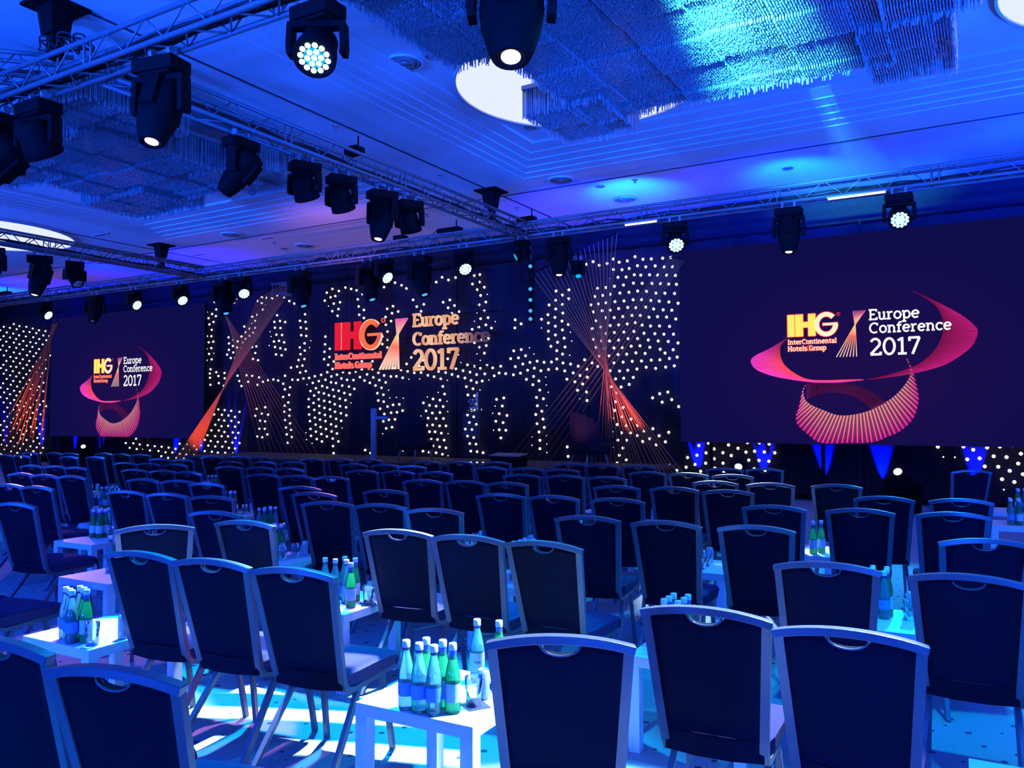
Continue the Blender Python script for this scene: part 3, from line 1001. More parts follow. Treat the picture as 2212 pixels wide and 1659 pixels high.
GL = {
    'E': (.70, [[(.14, 0), (.14, 1)], [(0, .95), (.60, .95)], [(.60, 1), (.60, .78)], [(.14, .52), (.48, .52)], [(0, .05), (.63, .05)], [(.63, 0), (.63, .24)]]),
    'u': (.70, [[(.02, .67), (.16, .67)], [(.16, .72), (.16, .25)] + arc(.33, .23, .17, .19, 180, 330, 10), [(.52, .72), (.52, 0)], [(.40, .67), (.58, .67)], [(.52, .05), (.68, .05)]]),
    'r': (.54, [[(.02, .67), (.17, .67)], [(.17, .72), (.17, 0)], [(.02, .05), (.34, .05)], arc(.42, .42, .25, .25, 175, 75, 8)]),
    'o': (.68, [arc(.33, .36, .25, .32, 0, 360, 26)]),
    'p': (.70, [[(.0, .67), (.16, .67)], [(.16, .72), (.16, -.30)], [(.0, -.26), (.32, -.26)], arc(.36, .36, .24, .32, -180, 180, 26)]),
    'e': (.66, [[(.09, .38), (.57, .38)], arc(.33, .36, .25, .32, 4, 318, 24)]),
    'C': (.82, [arc(.44, .5, .36, .46, 52, 308, 26), [(.68, .98), (.68, .72)]]),
    'n': (.74, [[(.0, .67), (.16, .67)], [(.16, .72), (.16, 0)], [(.02, .05), (.29, .05)], arc(.36, .45, .19, .22, 175, 0, 12) + [(.55, .0)], [(.44, .05), (.69, .05)]]),
    'f': (.46, [[(.18, 0), (.18, .78)] + arc(.36, .78, .18, .18, 175, 65, 8), [(.02, .67), (.40, .67)], [(.03, .05), (.36, .05)]]),
    'c': (.60, [arc(.33, .36, .25, .32, 48, 318, 22), [(.50, .70), (.50, .52)]]),
    '2': (.68, [arc(.31, .70, .23, .26, 160, -30, 16) + [(.07, .07)], [(.05, .05), (.58, .05)], [(.58, 0), (.58, .2)]]),
    '0': (.72, [arc(.35, .5, .27, .46, 0, 360, 30)]),
    '1': (.58, [[(.29, 0), (.29, 1)], [(.07, .82), (.29, .95)], [(.07, .05), (.51, .05)]]),
    '7': (.66, [[(.06, .95), (.60, .95)], [(.58, .95), (.22, 0)], [(.08, 1), (.08, .76)]]),
    'I': (.40, [[(.18, 0), (.18, 1)], [(.0, .95), (.36, .95)], [(.0, .05), (.36, .05)]]),
    't': (.48, [[(.19, .92), (.19, .22)] + arc(.33, .2, .14, .15, 180, 300, 8), [(.02, .67), (.42, .67)]]),
    'i': (.36, [[(.02, .67), (.17, .67)], [(.17, .72), (.17, 0)], [(.02, .05), (.32, .05)], [(.17, .86), (.17, 1.0)]]),
    'a': (.64, [arc(.27, .48, .2, .20, 150, 0, 10) + [(.47, .0)], [(.47, .05), (.6, .05)], arc(.28, .2, .2, .17, 60, 340, 16)]),
    'l': (.36, [[(.02, .97), (.17, .97)], [(.17, 1.02), (.17, 0)], [(.02, .05), (.32, .05)]]),
    'H': (.84, [[(.15, 0), (.15, 1)], [(.65, 0), (.65, 1)], [(.15, .5), (.65, .5)], [(.0, .95), (.3, .95)], [(.0, .05), (.3, .05)], [(.5, .95), (.8, .95)], [(.5, .05), (.8, .05)]]),
    's': (.56, [arc(.27, .53, .19, .16, 30, 270, 12)[:-1] + arc(.27, .20, .21, .17, 90, -150, 12)]),
    'G': (.88, [arc(.44, .5, .36, .46, 52, 345, 26), [(.5, .46), (.84, .46)], [(.74, .46), (.74, .08)]]),
    'A': (.74, [[(.04, 0), (.35, 1)], [(.35, 1), (.66, 0)], [(.16, .34), (.54, .34)]]),
    'q': (.70, [arc(.31, .36, .24, .32, 0, 360, 26), [(.53, .72), (.53, -.30)], [(.38, -.26), (.68, -.26)]]),
}


def stroke(b, pts, w_, put, col=None, depth=0.0, closed=False):
    """ribbon along a 2-D polyline, put(x, y, d) places it in 3-D"""
    n = len(pts)
    L_, R_ = [], []
    for i in range(n):
        p0, p1 = pts[max(i - 1, 0)], pts[min(i + 1, n - 1)]
        if closed and i in (0, n - 1):
            p0, p1 = pts[n - 2], pts[1]
        dx, dy = p1[0] - p0[0], p1[1] - p0[1]
        l = math.hypot(dx, dy) or 1
        k = 1.0
        if 0 < i < n - 1:
            a = (pts[i][0] - pts[i - 1][0], pts[i][1] - pts[i - 1][1])
            la = math.hypot(*a) or 1
            k = 1 / max(.5, abs((a[0] * dx + a[1] * dy) / (la * l)))
        nx, ny = -dy / l * w_ / 2 * k, dx / l * w_ / 2 * k
        L_.append((pts[i][0] + nx, pts[i][1] + ny))
        R_.append((pts[i][0] - nx, pts[i][1] - ny))
    for i in range(n - 1):
        q = [L_[i], R_[i], R_[i + 1], L_[i + 1]]
        cs = [col(*p) if callable(col) else col for p in q] if col else None
        b.face([put(*p, 0) for p in q], cols=cs)
        if depth:
            for u, v in ((0, 3), (1, 2)):
                cc = [cs[u], cs[v], cs[v], cs[u]] if cs else None
                b.face([put(*q[u], 0), put(*q[v], 0), put(*q[v], depth), put(*q[u], depth)], cols=cc)
    if depth:
        for i in (0, n - 1):
            cs = [col(*L_[i]) if callable(col) else col] * 4 if col else None
            b.face([put(*L_[i], 0), put(*R_[i], 0), put(*R_[i], depth), put(*L_[i], depth)], cols=cs)


def text_width(s, h):
    return sum(GL[c][0] for c in s) * h


def text(b, s, x, y, h, width, wt, put, col=None, depth=0.0):
    k = width / text_width(s, h)
    for c in s:
        adv, strokes = GL[c]
        for st in strokes:
            pts = [(x + px * h * k, y + py * h) for px, py in st]
            stroke(b, pts, wt * h, put, col, depth, closed=len(st) > 24 and st[0] == st[-1])
        x += adv * h * k


def lerp(a, b, t):
    return a + (b - a) * t


def resample(P, n):
    d = [0.0]
    for i in range(1, len(P)):
        d.append(d[-1] + math.hypot(P[i][0] - P[i - 1][0], P[i][1] - P[i - 1][1]))
    out = []
    # smooth by Catmull-Rom on the arc length
    for k in range(n):
        s = d[-1] * k / (n - 1)
        i = 0
        while i < len(P) - 2 and d[i + 1] < s:
            i += 1
        t = (s - d[i]) / max(1e-9, d[i + 1] - d[i])
        p0, p1, p2, p3 = P[max(i - 1, 0)], P[i], P[i + 1], P[min(i + 2, len(P) - 1)]
        q = []
        for a in (0, 1):
            q.append(0.5 * ((2 * p1[a]) + (-p0[a] + p2[a]) * t + (2 * p0[a] - 5 * p1[a] + 4 * p2[a] - p3[a]) * t * t + (-p0[a] + 3 * p1[a] - 3 * p2[a] + p3[a]) * t ** 3))
        out.append(tuple(q))
    return out


LO = [(0.01, 0.0), (-0.32, -0.19), (-0.58, -0.31), (-0.66, -0.41), (-0.58, -0.55), (-0.33, -0.67), (0.05, -0.76), (0.45, -0.82), (0.84, -0.83), (1.11, -0.81), (1.24, -0.8)]
LI = [(-0.03, -0.04), (-0.13, -0.17), (-0.12, -0.37), (-0.05, -0.51), (0.11, -0.65), (0.32, -0.76), (0.58, -0.79), (1.11, -0.785), (1.24, -0.79)]
RO = [(2.03, 0.67), (2.21, 0.57), (2.53, 0.37), (2.75, 0.21), (2.9, 0.06), (2.96, -0.06), (2.89, -0.26), (2.74, -0.41), (2.47, -0.58), (2.05, -0.7), (1.58, -0.77), (1.31, -0.8)]
RI = [(2.07, 0.64), (2.3, 0.46), (2.41, 0.32), (2.47, 0.11), (2.45, -0.09), (2.36, -0.29), (2.2, -0.47), (1.99, -0.6), (1.58, -0.73), (1.31, -0.78)]
BO = [(1.92, -0.45), (2.0, -0.64), (2.07, -0.98), (2.08, -1.19), (2.0, -1.45), (1.81, -1.66), (1.59, -1.77), (1.37, -1.86), (0.95, -1.88), (0.52, -1.88), (0.31, -1.73), (0.15, -1.57), (0.12, -1.43), (0.17, -1.27), (0.25, -0.93), (0.29, -0.87)]
BI = [(1.93, -0.49), (1.97, -0.7), (1.89, -0.88), (1.74, -1.06), (1.57, -1.19), (1.33, -1.32), (1.08, -1.39), (0.83, -1.4), (0.58, -1.31), (0.39, -1.22), (0.29, -1.13), (0.25, -0.99), (0.27, -0.92), (0.29, -.88)]
KO = [(0.32, -0.84), (0.84, -0.83), (1.21, -0.92), (1.43, -1.05), (1.6, -1.19)]
KI = [(0.32, -1.11), (0.53, -1.03), (0.78, -1.01), (1.04, -1.06), (1.21, -1.16), (1.35, -1.29)]


def ribbon(b, A, B, n, put, ca, cb, wt, under=0.35, fade=None):
    """band of fine lines between two curves, a dim band beneath"""
    a, q = resample(A, n), resample(B, n)
    for i in range(n - 1):
        f0 = fade(i / (n - 1)) if fade else 1.0
        f1 = fade((i + 1) / (n - 1)) if fade else 1.0
        b.face([put(*a[i], -.004), put(*q[i], -.004), put(*q[i + 1], -.004), put(*a[i + 1], -.004)],
               cols=[tuple(c * under * f0 for c in ca), tuple(c * under * f0 for c in cb), tuple(c * under * f1 for c in cb), tuple(c * under * f1 for c in ca)])
    for i in range(n):
        f = fade(i / (n - 1)) if fade else 1.0
        dx, dy = q[i][0] - a[i][0], q[i][1] - a[i][1]
        l = math.hypot(dx, dy) or 1
        nx, ny = -dy / l * wt / 2, dx / l * wt / 2
        A1, B1 = tuple(c * f for c in ca), tuple(c * f for c in cb)
        b.face([put(a[i][0] + nx, a[i][1] + ny, -.007), put(a[i][0] - nx, a[i][1] - ny, -.007), put(q[i][0] - nx, q[i][1] - ny, -.007), put(q[i][0] + nx, q[i][1] + ny, -.007)],
               cols=[A1, A1, B1, B1])


def ihg(b, put, col, ox=0.0, depth=0.0):
    """three bold joined capitals"""
    g = 0.009

    def rect(x0, x1, y0, y1):
        q = [(x0, y0), (x1, y0), (x1, y1), (x0, y1)]
        cs = [col(*p) for p in q] if callable(col) else ([col] * 4 if col else None)
        b.face([put(*p, 0) for p in q], cols=cs)
        if depth:
            for i in range(4):
                j = (i + 1) % 4
                b.face([put(*q[i], 0), put(*q[j], 0), put(*q[j], depth), put(*q[i], depth)], cols=[cs[i], cs[j], cs[j], cs[i]] if cs else None)
    rect(0, .124, 0, .393)
    rect(.124 + g, .268, 0, .393)
    rect(.268, .354, .155, .255)
    rect(.354, .478, 0, .393)


def screen(label, x0, x1, z0, z1, ax, az, k, yscreen=15.0):
    t = empty('led_screen', ((x0 + x1) / 2, yscreen + .06, z0))
    tag(t, label, 'screen')
    cx, cz = t.location.x, t.location.z
    MB().box((0, .04, (z1 - z0) / 2), (x1 - x0, .08, z1 - z0)).build('housing', 'black_plastic', t)
    for f in (-.42, -.14, .14, .42):
        MB().box(((x1 - x0) * f, .06, -z0 / 2), (.06, .05, z0)).build('support_leg', 'black_plastic', t)
    # lit surface: near-black violet that warms a little around the ring
    b = MB()
    nx, nz = 36, 20
    gx, gz = ax + 1.25 * k, az - .6 * k

    def bg(x, z):
        d2 = ((x - gx) / (2.3 * k)) ** 2 + ((z - gz) / (1.6 * k)) ** 2
        e = math.exp(-d2)
        return (0.0038 + .0085 * e, 0.0042, 0.068 + .004 * e)
    for i in range(nx):
        for j in range(nz):
            q = [(x0 + (x1 - x0) * a / nx, z0 + (z1 - z0) * c / nz) for a, c in ((i, j), (i + 1, j), (i + 1, j + 1), (i, j + 1))]
            b.face([(px - cx, -.002, pz - cz) for px, pz in q], cols=[bg(*p) for p in q])
    b.build('display', 'display_pixel', t)
    put = lambda u, v, d: (ax + u * k - cx, -.006 + d, max(az + v * k, z0 + .01) - cz)
    tput = lambda u, v, d: put(u, v, d - .012)
    HOT, MAG, ORG, CRM = (1.0, .012, .12), (.85, .03, .55), (1.0, .16, .10), (1.0, .55, .42)
    b = MB()
    ribbon(b, LO, LI, 110, put, (1.0, .05, .65), (1.0, .07, .09), .011, .62, lambda s: .15 + .85 * min(1, s * 4) if s < .85 else .9)
    ribbon(b, RO, RI, 100, put, (.75, .02, .28), (.28, .01, .10), .010, .35, lambda s: min(1, .3 + s * 3) * (1 if s < .6 else max(.35, 1 - (s - .6) * 1.6)))
    ribbon(b, KO, KI, 40, put, (.12, .012, .12), (.12, .01, .12), .012, .12)
    ribbon(b, BO, BI, 50, put, (.95, .03, .48), (1.0, .33, .42), .020, .20, lambda s: .35 + .65 * min(1, s * 5))
    b.build('ring_graphic', 'display_pixel', t)
    # lettering
    b = MB()
    text(b, 'Europe', 1.347, .223, .182, .781, .16, tput)
    text(b, 'Conference', 1.347, -.003, .176, 1.247, .16, tput)
    text(b, '2017', 1.347, -.381, .289, .793, .14, tput)
    b.build('word_lettering', 'white_pixel', t)
    h = MB()
    hp = lambda u, v, d: tput(u, v, d + .0022)
    for dx, dy in ((-.014, 0), (.014, 0), (0, -.014), (0, .014)):
        ihg(h, lambda u, v, d, dx=dx, dy=dy: hp(u + dx, v + dy, d), None)
    stroke(h, arc(.655, .195, .157, .175, 42, 360, 30), .105, hp)
    stroke(h, [(.585, .195), (.855, .195)], .065, hp)
    text(h, 'InterContinental', .0, -.135, .082, .826, .42, hp)
    text(h, 'HotelsGroup', .0, -.256, .086, .651, .42, hp)
    h.build('red_halo', 'halo_pixel', t)
    b = MB()
    ihg(b, tput, None)
    b.build('bold_lettering', 'yellow_pixel', t)
    b = MB()
    stroke(b, arc(.655, .195, .157, .175, 42, 360, 30), .080, tput)
    stroke(b, [(.60, .195), (.845, .195)], .042, tput)
    b.build('round_lettering', 'cream_pixel', t)
    b = MB()
    text(b, 'InterContinental', .0, -.135, .082, .826, .17, tput)
    text(b, 'Hotels', .0, -.256, .086, .335, .17, tput)
    text(b, 'Group', .365, -.256, .086, .286, .17, tput)
    b.build('small_lettering', 'coral_pixel' if k > 1.04 else 'cream_pixel', t)
    b = MB()
    stroke(b, arc(.857, .359, .03, .03, 0, 360, 20), .008, tput)
    stroke(b, [(.848, .345), (.848, .375)], .006, tput)
    stroke(b, [(.848, .374), (.862, .374), (.866, .366), (.862, .360), (.848, .360)], .006, tput)
    stroke(b, [(.856, .360), (.868, .345)], .006, tput)
    b.build('registered_mark', 'halo_pixel', t)
    fan_mark(t, tput)
    return t


def fan_mark(t, put, depth=0.0):
    b = MB()
    for i in range(7):
        s = i / 6
        top = (lerp(1.294, 1.10, s), .40)
        bot = (lerp(.816, 1.143, s), -.39)
        mid = (lerp(1.115, 1.130, s), lerp(.14, .10, s))
        cols = lambda x, y: ((.8, .10, .42) if y > .3 else (1.0, .62, .30) if y > -.02 else (1.0, .72, .60) if y < -.3 else (1.0, .18, .12))
        stroke(b, [top, mid], .015, put, cols, depth)
        stroke(b, [mid, (lerp(mid[0], bot[0], .3), lerp(mid[1], bot[1], .3)), bot], .016, put, cols, depth)
    b.build('fan_emblem', 'display_pixel', t)


screen('big screen whose pink ring graphic encloses Europe Conference 2017, beside the near cord fan', -5.11, 2.0, 1.05, 4.70, -3.107, 2.957, 1.0)
screen('smaller-looking distant screen with pink ring graphic, between two star-lit drapes', -26.1, -18.72, 0.93, 4.70, -23.77, 2.872, 1.09)

# hanging logo over the stage
t = empty('logo_sign', (-12.0, 15.2, 2.2))
tag(t, 'glowing orange and red conference logo floating before the star wall', 'sign')
ax, az, k = -14.06, 3.184, 1.745
put = lambda u, v, d: (ax + u * k + 12.0, d, az + v * k - 2.2)


def warm(u, v):
    f = 1.0 if u < 2.05 else max(.10, 1 - (u - 2.05) / .42)
    g = .5 + .5 * math.sin(u * 23 + v * 11)
    return ((.95 if f > .9 else .95 * f) * (.8 + .2 * g), (.34 + .22 * g) * f, (.20 + .16 * g) * f + (.08 if f < .8 else 0))


b = MB()
text(b, 'Europe', 1.385, .26, .175, .745, .15, put, warm, .06)
text(b, 'Conference', 1.385, .01, .172, 1.215, .15, put, warm, .06)
text(b, '2017', 1.385, -.325, .275, .75, .14, put, warm, .06)
b.build('word_lettering', 'display_pixel', t)
b = MB()
ihg(b, put, lambda u, v: (.80, .012, .045), 0, .06)
stroke(b, [(.130, 0), (.130, .393)], .012, lambda u, v, d: put(u, v, d - .004), (1.0, .42, .25))
b.build('bold_lettering', 'display_pixel', t)
b = MB()
stroke(b, arc(.655, .195, .157, .175, 42, 360, 30), .060, put, lambda u, v: (.95, .17, .07) if u < .75 else (.85, .10, .06), .06)
stroke(b, [(.60, .195), (.845, .195)], .036, put, (.95, .2, .08), .06)
stroke(b, arc(.655, .195, .195, .213, 42, 360, 30), .009, put, (1.0, .62, .45), .06)
b.build('round_lettering', 'display_pixel', t)
b = MB()
text(b, 'InterContinental', .0, -.135, .088, .85, .2, put, lambda u, v: (1.0, .15, .13), .05)
text(b, 'Hotels', .0, -.262, .09, .345, .2, put, lambda u, v: (1.0, .15, .13), .05)
text(b, 'Group', .375, -.262, .09, .295, .2, put, lambda u, v: (1.0, .15, .13), .05)
b.build('small_lettering', 'display_pixel', t)
b = MB()
stroke(b, arc(.88, .38, .028, .028, 0, 360, 18), .009, put, (.9, .12, .08), .03)
b.build('registered_mark', 'display_pixel', t)
fan_mark(t, lambda u, v, d: put(u, v * .87 + .04, d), .05)
b = MB()
for v in (.12, -.30, .40):
    b.tube([(ax - .2 + 12, .10, az + v * k - 2.2), (ax + 2.7 * k + 12, .10, az + v * k - 2.2)], .012, 6)
b.build('carrier_rail', 'black_plastic', t)
MB().tube([(ax + .3 + 12, .10, az - .6 - 2.2), (ax + .3 + 12, .10, 3.49)], .008, 5).build('suspension_wire', 'black_plastic', t)
MB().tube([(ax + 4.2 + 12, .10, az - .6 - 2.2), (ax + 4.2 + 12, .10, 3.49)], .008, 5).build('suspension_wire', 'black_plastic', t)

